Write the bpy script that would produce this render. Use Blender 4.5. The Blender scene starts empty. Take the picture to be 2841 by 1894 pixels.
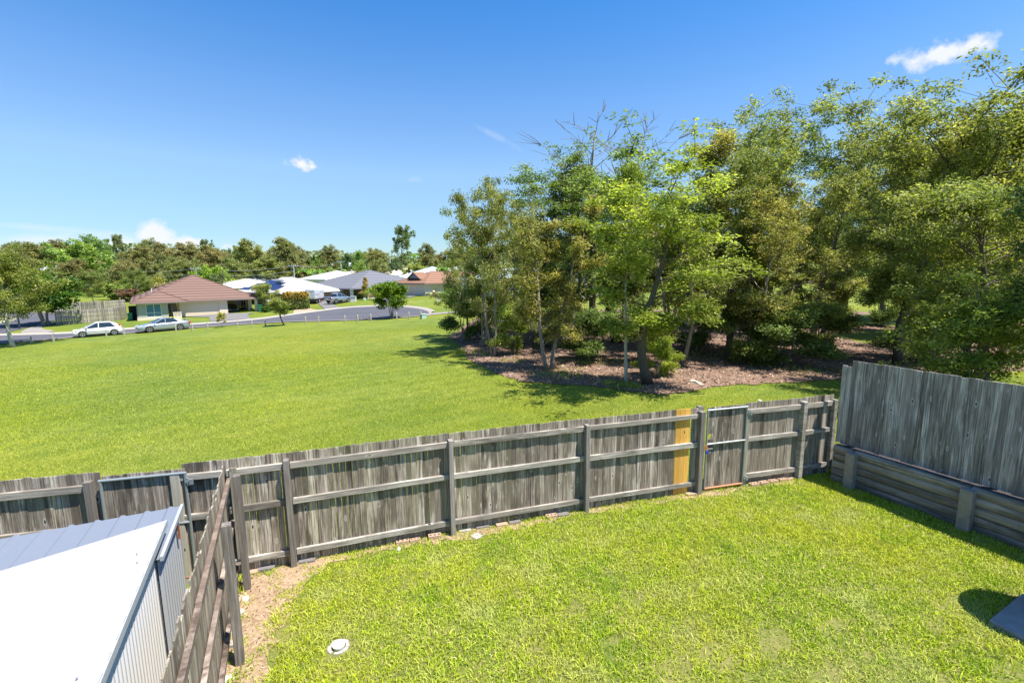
import bpy, bmesh, math, random
import numpy as np
from mathutils import Vector, Matrix
from mathutils.geometry import delaunay_2d_cdt

S = bpy.context.scene
COL = S.collection
# ------------------------------------------------------------------ camera
FPX, CAM_H = 1300.0, 4.9            # focal length in pixels of the 2841 px wide photograph
_c = np.array([1420.5, 947.0])
_d = np.array([1493 - _c[0], 9800 - _c[1], FPX]); _d /= np.linalg.norm(_d)
_up = -_d; _z = np.array([0, 0, 1.]); _fy = _z - _up * (_z @ _up); _fy /= np.linalg.norm(_fy)
R = np.array([np.cross(_fy, _up), _fy, _up])
cam_d = bpy.data.cameras.new('camera'); cam = bpy.data.objects.new('camera', cam_d); COL.objects.link(cam)
cam_d.sensor_width = 36; cam_d.lens = FPX / 2841 * 36; cam_d.clip_start = 0.05; cam_d.clip_end = 6000
_r, _u, _b = R @ np.array([1, 0, 0]), R @ np.array([0, -1, 0]), R @ np.array([0, 0, -1])
cam.matrix_world = Matrix(((_r[0], _u[0], _b[0], 0), (_r[1], _u[1], _b[1], 0), (_r[2], _u[2], _b[2], CAM_H), (0, 0, 0, 1)))
S.camera = cam
# ------------------------------------------------------------------ light
SUNV = Vector((1.42, -0.60, 3.45)).normalized()
EL = math.asin(SUNV.z); AZ = math.atan2(SUNV.x, SUNV.y)
sl = bpy.data.lights.new('sun', 'SUN'); sl.energy = 4.4; sl.angle = math.radians(0.53); sl.color = (1.0, 0.955, 0.88)
so = bpy.data.objects.new('sun', sl); COL.objects.link(so)
so.rotation_euler = SUNV.to_track_quat('Z', 'Y').to_euler(); so.location = (30, -20, 60)
S.view_settings.view_transform = 'Standard'; S.view_settings.look = 'None'
S.view_settings.exposure = 1.18; S.view_settings.gamma = 1; S.view_settings.use_curve_mapping = False
S.render.engine = 'CYCLES'
S.cycles.max_bounces = 6; S.cycles.transparent_max_bounces = 8

def cam_dir(px, py):
    v = R @ np.array([px - _c[0], py - _c[1], FPX]); return v / np.linalg.norm(v)
def world_setup():
    W = bpy.data.worlds.new('World'); S.world = W; W.use_nodes = True
    nt = W.node_tree; N = nt.nodes; L = nt.links; N.clear()
    out = N.new('ShaderNodeOutputWorld'); bg = N.new('ShaderNodeBackground')
    sky = N.new('ShaderNodeTexSky'); sky.sky_type = 'NISHITA'; sky.sun_disc = False
    sky.sun_elevation = EL; sky.sun_rotation = AZ; sky.altitude = 60; sky.air_density = 1.0; sky.dust_density = 0.25; sky.ozone_density = 3.5
    bg.inputs['Strength'].default_value = 0.135
    hs = N.new('ShaderNodeHueSaturation'); hs.inputs['Saturation'].default_value = 1.0; hs.inputs['Value'].default_value = 1.0
    L.new(sky.outputs[0], hs.inputs['Color'])
    tc = N.new('ShaderNodeTexCoord'); sx = N.new('ShaderNodeSeparateXYZ'); L.new(tc.outputs['Generated'], sx.inputs[0])
    cr = N.new('ShaderNodeValToRGB'); ce = cr.color_ramp.elements; ce[0].position = 0; ce[0].color = (.34, .41, .47, 1); ce[1].position = 1; ce[1].color = (.5, .7, .85, 1)
    for p_, c_ in ((.08, (.38, .45, .50)), (.195, (.54, .59, .63)), (.31, (.43, .58, .69)), (.41, (.28, .54, .73)), (.5, (.17, .50, .75)), (.75, (.32, .58, .78))):
        k_ = ce.new(p_); k_.color = (*c_, 1)
    L.new(sx.outputs[2], cr.inputs[0]); mu = N.new('ShaderNodeMix'); mu.data_type = 'RGBA'; mu.blend_type = 'MULTIPLY'; mu.inputs[0].default_value = 1; L.new(hs.outputs[0], mu.inputs[6]); L.new(cr.outputs[0], mu.inputs[7])
    cur = mu.outputs[2]
    def mth(op, a, b=None, c=None, clamp=False):
        m = N.new('ShaderNodeMath'); m.operation = op; m.use_clamp = clamp
        for i, v in enumerate((a, b, c)):
            if v is None: continue
            if isinstance(v, (int, float)): m.inputs[i].default_value = v
            else: L.new(v, m.inputs[i])
        return m.outputs[0]
    def dot(vec):
        m = N.new('ShaderNodeVectorMath'); m.operation = 'DOT_PRODUCT'
        L.new(tc.outputs['Generated'], m.inputs[0]); m.inputs[1].default_value = vec; return m.outputs['Value']
    # clouds: (direction, half-width, half-height in tangent units, density, noise scale, tilt, bias)
    for (px, py, hw, hh, dens, ns, tilt, seed) in (
            (838, 453, 40, 17, 1.0, 60, -.22, 1), (428, 657, 44, 32, .95, 34, .05, 2), (505, 674, 46, 18, 1.0, 40, -.1, 8), (335, 674, 36, 12, .8, 40, .1, 9),
            (2612, 150, 84, 25, .95, 40, -.03, 3), (1375, 378, 75, 10, .22, 30, -.45, 4),
            (110, 632, 220, 9, .3, 14, -.06, 5), (110, 665, 130, 12, .6, 26, .1, 6), (1262, 678, 20, 22, .8, 50, .1, 7), (630, 684, 22, 9, .7, 60, 0, 10), (1150, 498, 25, 8, .18, 60, 0, 11)):
        d = Vector(cam_dir(px, py)); e1 = d.cross(Vector((0, 0, 1))).normalized(); e2 = e1.cross(d).normalized()
        a = e1 * math.cos(tilt) + e2 * math.sin(tilt); b = e2 * math.cos(tilt) - e1 * math.sin(tilt)
        w = dot(d); u = mth('DIVIDE', dot(a), w); v = mth('DIVIDE', dot(b), w)
        nz = N.new('ShaderNodeTexNoise'); nz.inputs['Scale'].default_value = ns; nz.inputs['Detail'].default_value = 7; nz.inputs['Roughness'].default_value = .58
        mp = N.new('ShaderNodeMapping'); mp.inputs['Location'].default_value = (seed * 3.7, seed * 1.3, 0); L.new(tc.outputs['Generated'], mp.inputs[0]); L.new(mp.outputs[0], nz.inputs['Vector'])
        un = mth('DIVIDE', u, hw / FPX); vn = mth('DIVIDE', v, hh / FPX)
        rr = mth('SQRT', mth('ADD', mth('MULTIPLY', un, un), mth('MULTIPLY', vn, vn)))
        s = mth('ADD', mth('SUBTRACT', 1.0, rr), mth('MULTIPLY', mth('SUBTRACT', nz.outputs[0], .5), 2.4))
        mask = mth('MULTIPLY', s, 1.5 if hh < 60 and dens > .7 else .9, clamp=True)
        mask = mth('MULTIPLY', mth('MULTIPLY', mask, dens), mth('GREATER_THAN', w, 0.3))
        mx = N.new('ShaderNodeMix'); mx.data_type = 'RGBA'; L.new(mask, mx.inputs[0]); L.new(cur, mx.inputs[6]); mx.inputs[7].default_value = (3.1, 3.2, 3.4, 1)
        cur = mx.outputs[2]
    L.new(cur, bg.inputs[0]); L.new(bg.outputs[0], out.inputs[0])
world_setup()
# ------------------------------------------------------------------ terrain function and photo -> ground helpers
def ss(a, b, x):
    t = np.clip((np.asarray(x, float) - a) / (b - a), 0, 1); return t * t * (3 - 2 * t)
def T(x, y):
    return ss(11, 35, y) * (-1.35 + 1.3 * ss(-45, 0, x)) + 1.0 * ss(60, 95, y) + 9.0 * ss(120, 300, y)
def ray(px, py): return R @ np.array([px - _c[0], py - _c[1], FPX])
def G(px, py, z):
    v = ray(px, py); t = (z - CAM_H) / v[2]; return v[0] * t, v[1] * t
def g(px, py):
    z = 0.0
    for _ in range(60):
        p = G(px, py, z); z = z * .6 + .4 * float(T(*p))
    return Vector((p[0], p[1], z))
def at(px, py, Y):
    v = ray(px, py); t = Y / v[1]; return Vector((v[0] * t, Y, CAM_H + v[2] * t))
def proj(p):
    v = R.T @ (np.array(p) - [0, 0, CAM_H]); return v[0] / v[2] * FPX + _c[0], v[1] / v[2] * FPX + _c[1]
# ------------------------------------------------------------------ object helpers
def tag(o, label=None, cat=None, group=None, kind=None):
    if label: o['label'] = label
    if cat: o['category'] = cat
    if group: o['group'] = group
    if kind: o['kind'] = kind
    return o
def empty(name, loc, rz=0, label=None, cat=None, group=None):
    o = bpy.data.objects.new(name, None); COL.objects.link(o); o.location = loc; o.rotation_euler = (0, 0, rz); o.empty_display_size = .2
    return tag(o, label, cat, group)
def copy_tree(o, parent=None):
    c = o.copy(); COL.objects.link(c); c.parent = parent
    for ch in list(o.children): copy_tree(ch, c)
    return c
class MB:
    def __init__(s): s.v = []; s.f = []; s.a = []; s.cur = 0.0
    def add(s, vs, fs, a=None):
        n = len(s.v); s.v += [tuple(v) for v in vs]; s.f += [tuple(i + n for i in f) for f in fs]; s.a += [s.cur if a is None else a] * len(fs); return s
    def box(s, x0, x1, y0, y1, z0, z1, M=None, a=None):
        vs = [Vector((x, y, z)) for x in (x0, x1) for y in (y0, y1) for z in (z0, z1)]
        if M is not None: vs = [M @ v for v in vs]
        return s.add(vs, [(0, 1, 3, 2), (4, 6, 7, 5), (0, 4, 5, 1), (2, 3, 7, 6), (0, 2, 6, 4), (1, 5, 7, 3)], a)
    def beam(s, p, q, w, h, a=None, up=(0, 0, 1)):
        p, q = Vector(p), Vector(q); d = (q - p); L = d.length; d.normalize(); u = Vector(up)
        sd = d.cross(u)
        if sd.length < 1e-4: sd = Vector((1, 0, 0))
        sd.normalize(); u2 = sd.cross(d).normalized()
        vs = [b + sd * x * w / 2 + u2 * z * h / 2 for b in (p, q) for x, z in ((-1, -1), (1, -1), (1, 1), (-1, 1))]
        return s.add(vs, [(0, 3, 2, 1), (4, 5, 6, 7), (0, 1, 5, 4), (1, 2, 6, 5), (2, 3, 7, 6), (3, 0, 4, 7)], a)
    def tube(s, pts, rad, n=6, a=None, cap=True):
        pts = [Vector(p) for p in pts]
        if not hasattr(rad, '__len__'): rad = [rad] * len(pts)
        rings = []; prev = None
        for i, p in enumerate(pts):
            d = (pts[min(i + 1, len(pts) - 1)] - pts[max(i - 1, 0)]).normalized()
            if prev is None:
                x = d.cross(Vector((0, 0, 1)))
                if x.length < 1e-3: x = Vector((1, 0, 0))
            else: x = prev - d * prev.dot(d)
            x.normalize(); prev = x; y = d.cross(x)
            rings.append([p + (x * math.cos(t) + y * math.sin(t)) * rad[i] for t in [2 * math.pi * k / n for k in range(n)]])
        vs = [v for r in rings for v in r]; fs = []
        for i in range(len(pts) - 1):
            for k in range(n): fs.append((i * n + k, i * n + (k + 1) % n, (i + 1) * n + (k + 1) % n, (i + 1) * n + k))
        if cap: fs += [tuple(range(n - 1, -1, -1)), tuple((len(pts) - 1) * n + k for k in range(n))]
        return s.add(vs, fs, a)
    def lathe(s, prof, n=16, c=(0, 0, 0), a=None):
        vs = [(c[0] + r * math.cos(2 * math.pi * k / n), c[1] + r * math.sin(2 * math.pi * k / n), c[2] + z) for r, z in prof for k in range(n)]
        fs = [(i * n + k, i * n + (k + 1) % n, (i + 1) * n + (k + 1) % n, (i + 1) * n + k) for i in range(len(prof) - 1) for k in range(n)]
        fs += [tuple(range(n - 1, -1, -1)), tuple((len(prof) - 1) * n + k for k in range(n))]
        return s.add(vs, fs, a)
    def prism(s, poly, dirv, a=None):
        n = len(poly); d = Vector(dirv); vs = [Vector(p) for p in poly] + [Vector(p) + d for p in poly]
        return s.add(vs, [tuple(range(n)), tuple(range(2 * n - 1, n - 1, -1))] + [(i, i + n, (i + 1) % n + n, (i + 1) % n) for i in range(n)], a)
    def build(s, name, mat, parent=None, world=False, smooth=False, bevel=0, fixn=True):
        me = bpy.data.meshes.new(name); vs = s.v
        if world and parent is not None:
            p = parent
            while p.parent: p = p.parent
            o = p.location; vs = [(v[0] - o.x, v[1] - o.y, v[2] - o.z) for v in vs]
        me.from_pydata(vs, [], s.f); 
        at_ = me.attributes.new('var', 'FLOAT', 'FACE'); at_.data.foreach_set('value', s.a)
        if fixn:
            bm = bmesh.new(); bm.from_mesh(me); bmesh.ops.recalc_face_normals(bm, faces=bm.faces); bm.to_mesh(me); bm.free()
        me.materials.append(mat)
        if smooth:
            for p in me.polygons: p.use_smooth = True
        ob = bpy.data.objects.new(name, me); COL.objects.link(ob)
        if parent: ob.parent = parent
        if bevel:
            m = ob.modifiers.new('bevel', 'BEVEL'); m.width = bevel; m.segments = 2; m.limit_method = 'ANGLE'; m.angle_limit = math.radians(50)
        return ob
def np_mesh(name, V, F, mat, var=None, parent=None, smooth=False):
    """V (n,3) float, F list of arrays (m,k)"""
    me = bpy.data.meshes.new(name); me.vertices.add(len(V)); me.vertices.foreach_set('co', np.asarray(V, np.float32).ravel())
    loops = np.concatenate([f.ravel() for f in F]); tot = np.concatenate([np.full(len(f), f.shape[1]) for f in F])
    me.loops.add(len(loops)); me.loops.foreach_set('vertex_index', loops.astype(np.int32))
    me.polygons.add(len(tot)); st = np.concatenate([[0], np.cumsum(tot)[:-1]]); me.polygons.foreach_set('loop_start', st.astype(np.int32)); me.polygons.foreach_set('loop_total', tot.astype(np.int32))
    if var is not None:
        at_ = me.attributes.new('var', 'FLOAT', 'FACE'); at_.data.foreach_set('value', np.asarray(var, np.float32))
    me.update(calc_edges=True); me.materials.append(mat)
    if smooth: me.polygons.foreach_set('use_smooth', np.ones(len(tot), bool))
    ob = bpy.data.objects.new(name, me); COL.objects.link(ob)
    if parent: ob.parent = parent
    return ob
# ------------------------------------------------------------------ materials
class Mat:
    def __init__(s, name):
        s.m = bpy.data.materials.new(name); s.m.use_nodes = True; s.nt = s.m.node_tree; s.N = s.nt.nodes; s.L = s.nt.links
        s.b = s.N['Principled BSDF']; s.out = s.N['Material Output']; s.g = s.N.new('ShaderNodeNewGeometry'); s.tc = s.N.new('ShaderNodeTexCoord')
    def put(s, sock, v):
        if isinstance(v, (int, float)): sock.default_value = v
        elif isinstance(v, tuple): sock.default_value = v if len(v) == 4 or sock.type != 'RGBA' else (*v, 1)
        else: s.L.new(v, sock)
    def P(s, **k):
        for n, v in k.items(): s.put(s.b.inputs[n.replace('_', ' ')], v)
        return s
    def math(s, op, a, b=0.0, clamp=False):
        m = s.N.new('ShaderNodeMath'); m.operation = op; m.use_clamp = clamp; s.put(m.inputs[0], a); s.put(m.inputs[1], b); return m.outputs[0]
    def noise(s, scale, detail=4, rough=.55, vec=None, sc=(1, 1, 1), loc=None):
        n = s.N.new('ShaderNodeTexNoise'); n.inputs['Scale'].default_value = scale; n.inputs['Detail'].default_value = detail; n.inputs['Roughness'].default_value = rough
        mp = s.N.new('ShaderNodeMapping'); mp.inputs['Scale'].default_value = sc; s.L.new(vec or s.tc.outputs['Object'], mp.inputs[0])
        if loc is not None: s.L.new(loc, mp.inputs['Location'])
        s.L.new(mp.outputs[0], n.inputs['Vector']); return n.outputs[0]
    def voro(s, scale, sc=(1, 1, 1), loc=None, out='Distance', feature='F1'):
        n = s.N.new('ShaderNodeTexVoronoi'); n.feature = feature; n.inputs['Scale'].default_value = scale
        mp = s.N.new('ShaderNodeMapping'); mp.inputs['Scale'].default_value = sc; s.L.new(s.tc.outputs['Object'], mp.inputs[0])
        if loc is not None: s.L.new(loc, mp.inputs['Location'])
        s.L.new(mp.outputs[0], n.inputs['Vector']); return n.outputs[out]
    def attr(s, name='var'):
        n = s.N.new('ShaderNodeAttribute'); n.attribute_name = name; return n.outputs['Fac']
    def comb(s, x, y, z):
        n = s.N.new('ShaderNodeCombineXYZ'); s.put(n.inputs[0], x); s.put(n.inputs[1], y); s.put(n.inputs[2], z); return n.outputs[0]
    def ramp(s, fac, stops, interp='LINEAR'):
        n = s.N.new('ShaderNodeValToRGB'); n.color_ramp.interpolation = interp; e = n.color_ramp.elements
        while len(e) > 1: e.remove(e[-1])
        e[0].position = stops[0][0]; e[0].color = (*stops[0][1], 1)
        for p, c in stops[1:]:
            k = e.new(p); k.color = (*c, 1)
        s.put(n.inputs[0], fac); return n.outputs[0]
    def mix(s, fac, a, b, mode='MIX'):
        n = s.N.new('ShaderNodeMix'); n.data_type = 'RGBA'; n.blend_type = mode; n.clamp_factor = True
        s.put(n.inputs[0], fac); s.put(n.inputs[6], a); s.put(n.inputs[7], b); return n.outputs[2]
    def mr(s, v, a, b, c=0.0, d=1.0):
        n = s.N.new('ShaderNodeMapRange'); s.put(n.inputs[0], v)
        for i, q in enumerate((a, b, c, d)): n.inputs[i + 1].default_value = q
        return n.outputs[0]
    def bump(s, h, strength=.5, dist=.01):
        n = s.N.new('ShaderNodeBump'); n.inputs['Strength'].default_value = strength; n.inputs['Distance'].default_value = dist; s.L.new(h, n.inputs['Height']); s.L.new(n.outputs[0], s.b.inputs['Normal']); return s
def simple(name, col, rough=.6, metal=0, nscale=8, amp=.15, bump=0, spec=.5, sc=(1, 1, 1)):
    M = Mat(name); n = M.noise(nscale, 5, sc=sc)
    c = M.mix(n, tuple(x * (1 - amp) for x in col), tuple(min(1, x * (1 + amp)) for x in col))
    M.P(Base_Color=c, Roughness=rough, Metallic=metal, Specular_IOR_Level=spec)
    if bump: M.bump(M.noise(nscale * 6, 4), .5, bump)
    return M.m
def wood(name, dark, mid, light, vertical=True, stain=.5, greenish=0.0, knots=True, frac=1.0, along=None):
    M = Mat(name); v = M.attr(); off = M.comb(M.math('MULTIPLY', v, 37.0), M.math('MULTIPLY', v, 91.0), M.math('MULTIPLY', v, 53.0))
    sc = (28, 28, 1.1) if vertical else (1.2, 1.2, 40)
    if along == 'y': sc = (24, 1.2, 30)
    n1 = M.noise(1.6 * frac, 6, .65, sc=sc, loc=off)
    n2 = M.noise(1.0, 4, .6, sc=(4, 4, .8) if vertical else (.8, .8, 6), loc=off)
    n3 = M.noise(2.2, 5, .6)
    c = M.ramp(n1, [(.34, dark), (.48, mid), (.64, light)])
    c = M.mix(M.mr(n2, .48, .60, 0, stain), c, tuple(x * .5 for x in dark)); c = M.mix(M.mr(M.noise(.9, 5, .7, sc=(1.6, 1.6, .9)), .52, .64, 0, stain * .75), c, tuple(x * .6 for x in dark))
    c = M.mix(M.math('MULTIPLY', M.mr(v, 0, 1, 0, .55), 1.0), c, tuple(x * 1.12 for x in mid))
    hv = M.math('FRACT', M.math('MULTIPLY', v, 17.31))
    lo_, hi_ = (.60, 1.45) if vertical else (.85, 1.18)
    c = M.mix(1.0, c, M.ramp(hv, [(.0, (lo_, lo_ * .96, lo_ * .92)), (.45, (.95, .92, .89)), (.8, (1.12, 1.11, 1.09)), (1, (hi_, hi_ * .99, hi_ * .97))]), 'MULTIPLY')
    if greenish: c = M.mix(M.mr(n3, .45, .7, 0, greenish), c, (.16, .20, .14))
    if knots:
        d = M.voro(1.0, sc=(6.5, 6.5, 2.3) if vertical else (2.0, 2.0, 9), loc=off)
        c = M.mix(M.mr(d, .09, .19, .6, 0), c, tuple(min(.6, x * 1.1) for x in light))
        c = M.mix(M.mr(d, .06, .10, .97, 0), c, (.02, .017, .014))
    M.P(Base_Color=c, Roughness=.85, Specular_IOR_Level=.2); M.bump(n1, .6, .006); return M.m
def leafmat(name, c1, c2, c3, transl=.35):
    """c1..c3: the leaf colours found in one crown; object colour tints the tree's species"""
    M = Mat(name); v = M.attr(); oi = M.N.new('ShaderNodeObjectInfo')
    n = M.noise(.9, 3); cn = M.noise(.55, 3, .6)
    c = M.ramp(M.math('ADD', M.math('MULTIPLY', v, .7), M.math('MULTIPLY', n, .3)), [(.1, c1), (.5, c2), (.9, c3)])
    c = M.mix(1.0, c, M.ramp(cn, [(.35, (.80, .86, .80)), (.65, (1.25, 1.15, 1.1))]), 'MULTIPLY'); c = M.mix(1.0, c, oi.outputs['Color'], 'MULTIPLY')
    M.P(Base_Color=c, Roughness=.55, Specular_IOR_Level=.35)
    t = M.N.new('ShaderNodeBsdfTranslucent'); M.L.new(M.mix(1.0, c, (1.25, 1.35, .6, 1), 'MULTIPLY'), t.inputs[0])
    mx = M.N.new('ShaderNodeMixShader'); mx.inputs[0].default_value = transl; M.L.new(M.b.outputs[0], mx.inputs[1]); M.L.new(t.outputs[0], mx.inputs[2]); M.L.new(mx.outputs[0], M.out.inputs[0]); return M.m
m = {}
m['wood'] = wood('weathered_palings', (.072, .055, .040), (.255, .215, .17), (.58, .525, .455), True, .8, .10)
m['wood2'] = wood('muted_palings', (.10, .08, .06), (.26, .222, .175), (.50, .45, .38), True, .6, .06)  # paling timber with less contrast, for the side and short fences
m['tallwood'] = wood('silver_palings', (.12, .105, .094), (.30, .27, .245), (.62, .59, .56), True, .55, 0)
m['wood_far'] = wood('old_slats', (.17, .15, .13), (.30, .27, .24), (.42, .39, .35), True, .2, 0, False, .6)
m['rail'] = wood('weathered_rails', (.09, .076, .062), (.32, .29, .25), (.56, .52, .46), False, .6, .08, True)
m['rail_old'] = wood('lichened_rails', (.065, .048, .04), (.17, .13, .108), (.42, .36, .31), False, .4, 0, False, 3.0)
m['post'] = wood('weathered_posts', (.10, .088, .078), (.19, .17, .15), (.31, .285, .26), True, .3, .1, False)
m['postpale'] = wood('pale_posts', (.20, .18, .14), (.34, .31, .25), (.46, .43, .36), True, .2, .1, True)
m['newpine'] = wood('new_pine', (.46, .24, .045), (.58, .32, .07), (.68, .42, .13), True, .08, 0, True)
m['galv'] = simple('galvanised_steel', (.34, .37, .38), .45, .5, 30, .15)
m['rust'] = simple('rusty_steel', (.50, .20, .10), .6, .3, 40, .35)
m['dark'] = simple('dark_metal', (.03, .03, .032), .5)
m['blue'] = simple('blue_plastic', (.01, .05, .55), .35)
m['concrete'] = simple('concrete', (.27, .235, .20), .92, 0, 9, .5, .004)
m['kerb'] = simple('kerb_concrete', (.33, .29, .24), .9, 0, 3, .15)
m['paver'] = simple('pale_paver', (.36, .33, .30), .85, 0, 12, .15, .003)
m['brick'] = simple('clay_brick', (.40, .27, .18), .85, 0, 14, .25, .004)
m['brickd'] = simple('grey_brick', (.17, .15, .15), .85, 0, 14, .3, .004)
m['stone'] = simple('pale_stone', (.62, .52, .40), .8, 0, 20, .25, .004)
m['white'] = simple('white_plastic', (.80, .80, .78), .35, 0, 20, .06)
m['whitepaint'] = simple('white_paint', (.78, .77, .73), .6, 0, 3, .05)
def corr_metal(name, col, rough, metal):
    M = Mat(name); n = M.noise(3, 5); n2 = M.noise(50, 3)
    M.P(Base_Color=M.mix(n, tuple(x * .93 for x in col), col), Roughness=M.mr(n2, .3, .7, rough * .8, rough * 1.2), Metallic=metal, Specular_IOR_Level=.5); return M.m
m['shed_white'] = corr_metal('white_sheet_metal', (.41, .405, .395), .5, 0)
m['shed_grey'] = corr_metal('zinc_sheet_metal', (.24, .26, .30), .45, .3)
m['shed_wall'] = corr_metal('offwhite_sheet_metal', (.64, .63, .60), .45, 0)
m['shed_blue'] = corr_metal('bluegrey_sheet_metal', (.40, .42, .44), .45, .1)
# ground materials
def ground_mat():
    M = Mat('grass_ground'); pos = M.g.outputs['Position']
    big = M.noise(.09, 4, .6, vec=pos); mid = M.noise(.8, 5, .65, vec=pos); fine = M.noise(9, 6, .75, vec=pos); vf = M.noise(38, 3, .7, vec=pos)
    c = M.ramp(mid, [(.30, (.10, .150, .022)), (.5, (.158, .195, .034)), (.72, (.21, .23, .055))])
    c = M.mix(M.mr(big, .38, .62, 0, .8), c, (.155, .18, .016))
    lp = M.noise(.35, 3, .6, vec=pos)
    c = M.mix(M.mr(lp, .55, .75, 0, .6), c, (.185, .20, .035))
    c = M.mix(1.0, c, M.ramp(M.noise(.07, 4, .6, vec=pos), [(.36, (.74, .84, .8)), (.62, (1.12, 1.07, 1.0))]), 'MULTIPLY')
    c = M.mix(1.0, c, M.ramp(fine, [(.3, (.72, .78, .70)), (.5, (1, 1, 1)), (.7, (1.22, 1.16, 1.2))]), 'MULTIPLY')
    c = M.mix(1.0, c, M.ramp(vf, [(.3, (.72, .75, .7)), (.7, (1.25, 1.22, 1.2))]), 'MULTIPLY')
    wv = M.N.new('ShaderNodeTexWave'); wv.inputs['Scale'].default_value = .28; wv.inputs['Distortion'].default_value = 5; wv.inputs['Detail'].default_value = 3; wv.inputs['Detail Scale'].default_value = .4; mp = M.N.new('ShaderNodeMapping'); mp.inputs['Rotation'].default_value = (0, 0, .9); M.L.new(pos, mp.inputs[0]); M.L.new(mp.outputs[0], wv.inputs[0]); c = M.mix(1.0, c, M.ramp(wv.outputs['Fac'], [(.0, (.90, .93, .9)), (1, (1.1, 1.07, 1.1))]), 'MULTIPLY')
    M.P(Base_Color=c, Roughness=.9, Specular_IOR_Level=.15)
    h = M.math('ADD', fine, M.math('MULTIPLY', vf, .6)); M.bump(h, .55, .05); return M.m
m['ground'] = ground_mat()
def grass_mat(name, yard):
    M = Mat(name); pos = M.g.outputs['Position']; v = M.attr()
    big = M.noise(.55 if yard else .35, 3, .6, vec=pos); b2 = M.noise(.12, 4, .65, vec=pos); b3 = M.noise(1.1, 4, .6, vec=pos)
    if yard: c = M.ramp(v, [(0, (.15, .26, .012)), (.4, (.34, .47, .02)), (.8, (.53, .62, .045)), (.93, (.66, .64, .16)), (1, (.70, .58, .30))])
    else: c = M.ramp(v, [(0, (.18, .25, .025)), (.5, (.34, .40, .05)), (.85, (.47, .49, .08)), (1, (.58, .52, .20))])
    if yard:
        c = M.mix(M.mr(big, .42, .62, 0, .65), c, (.52, .54, .04)); c = M.mix(M.mr(b3, .52, .68, 0, .75), c, (.52, .56, .17)); c = M.mix(M.mr(b3, .44, .30, 0, .55), c, (.20, .34, .015))
    else:
        c = M.mix(M.mr(b2, .40, .60, 0, .75), c, (.42, .46, .03)); c = M.mix(M.mr(big, .56, .74, 0, .5), c, (.26, .36, .05)); c = M.mix(M.mr(b3, .60, .75, 0, .4), c, (.46, .47, .09)); c = M.mix(1.0, c, M.ramp(M.noise(.07, 4, .6, vec=pos), [(.36, (.74, .84, .8)), (.62, (1.12, 1.07, 1.0))]), 'MULTIPLY')
    M.P(Base_Color=c, Roughness=.7, Specular_IOR_Level=.08)
    t = M.N.new('ShaderNodeBsdfTranslucent'); M.L.new(c, t.inputs[0])
    mx = M.N.new('ShaderNodeMixShader'); mx.inputs[0].default_value = .3; M.L.new(M.b.outputs[0], mx.inputs[1]); M.L.new(t.outputs[0], mx.inputs[2]); M.L.new(mx.outputs[0], M.out.inputs[0]); return M.m
m['blade'] = grass_mat('lawn_blades', True); m['blade2'] = grass_mat('park_blades', False)
def soil_mat(name, a, b, c_, s1=3, s2=40):
    M = Mat(name); n = M.noise(s1, 5, .6, vec=M.g.outputs['Position']); f = M.noise(s2, 5, .7, vec=M.g.outputs['Position'])
    c = M.mix(M.mr(n, .35, .65), a, b); c = M.mix(M.mr(f, .45, .7), c, c_)
    M.P(Base_Color=c, Roughness=.95, Specular_IOR_Level=.1); M.bump(f, .8, .02); return M.m
m['soil'] = soil_mat('bare_soil', (.22, .14, .08), (.33, .23, .14), (.46, .35, .24), 2.5, 26)
m['mulch'] = soil_mat('leaf_litter_ground', (.11, .066, .045), (.21, .132, .092), (.34, .24, .18), 1.2, 20)
m['asphalt'] = soil_mat('asphalt', (.075, .075, .088), (.095, .095, .108), (.125, .125, .14), .25, 60)
m['agg'] = soil_mat('exposed_aggregate', (.13, .125, .125), (.17, .16, .155), (.26, .24, .22), .5, 50)
m['path'] = soil_mat('footpath_concrete', (.22, .195, .18), (.26, .235, .21), (.30, .275, .25), .5, 40)
m['pink'] = soil_mat('pink_concrete', (.36, .24, .17), (.40, .28, .20), (.43, .32, .25), .5, 40)
M_ = Mat('litter'); M_.P(Base_Color=M_.ramp(M_.attr(), [(0, (.07, .035, .024)), (.45, (.18, .105, .07)), (.8, (.33, .21, .15)), (1, (.52, .40, .32))]), Roughness=.9); m['litter'] = M_.m
m['bark_d'] = simple('dark_bark', (.12, .10, .08), .95, 0, 3, .5, .02, .1, (6, 6, 1))
m['bark_b'] = simple('brown_bark', (.25, .21, .165), .95, 0, 3, .45, .02, .1, (6, 6, 1))
m['bark_w'] = simple('pale_bark', (.46, .42, .35), .85, 0, 2.5, .35, .01, .1, (3, 3, 1))
m['leaf'] = leafmat('gum_leaves', (.065, .086, .020), (.190, .232, .055), (.54, .58, .24), .48)
m['leafb'] = leafmat('broad_leaves', (.03, .075, .009), (.075, .15, .014), (.22, .30, .03), .3)
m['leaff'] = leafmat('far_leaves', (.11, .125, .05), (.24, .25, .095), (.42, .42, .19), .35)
m['glass'] = simple('dark_glass', (.02, .028, .035), .05, 0, 2, .1, 0, .9)
m['glassb'] = simple('sky_glass', (.10, .22, .26), .08, 0, 1, .2, 0, .9)
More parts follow.
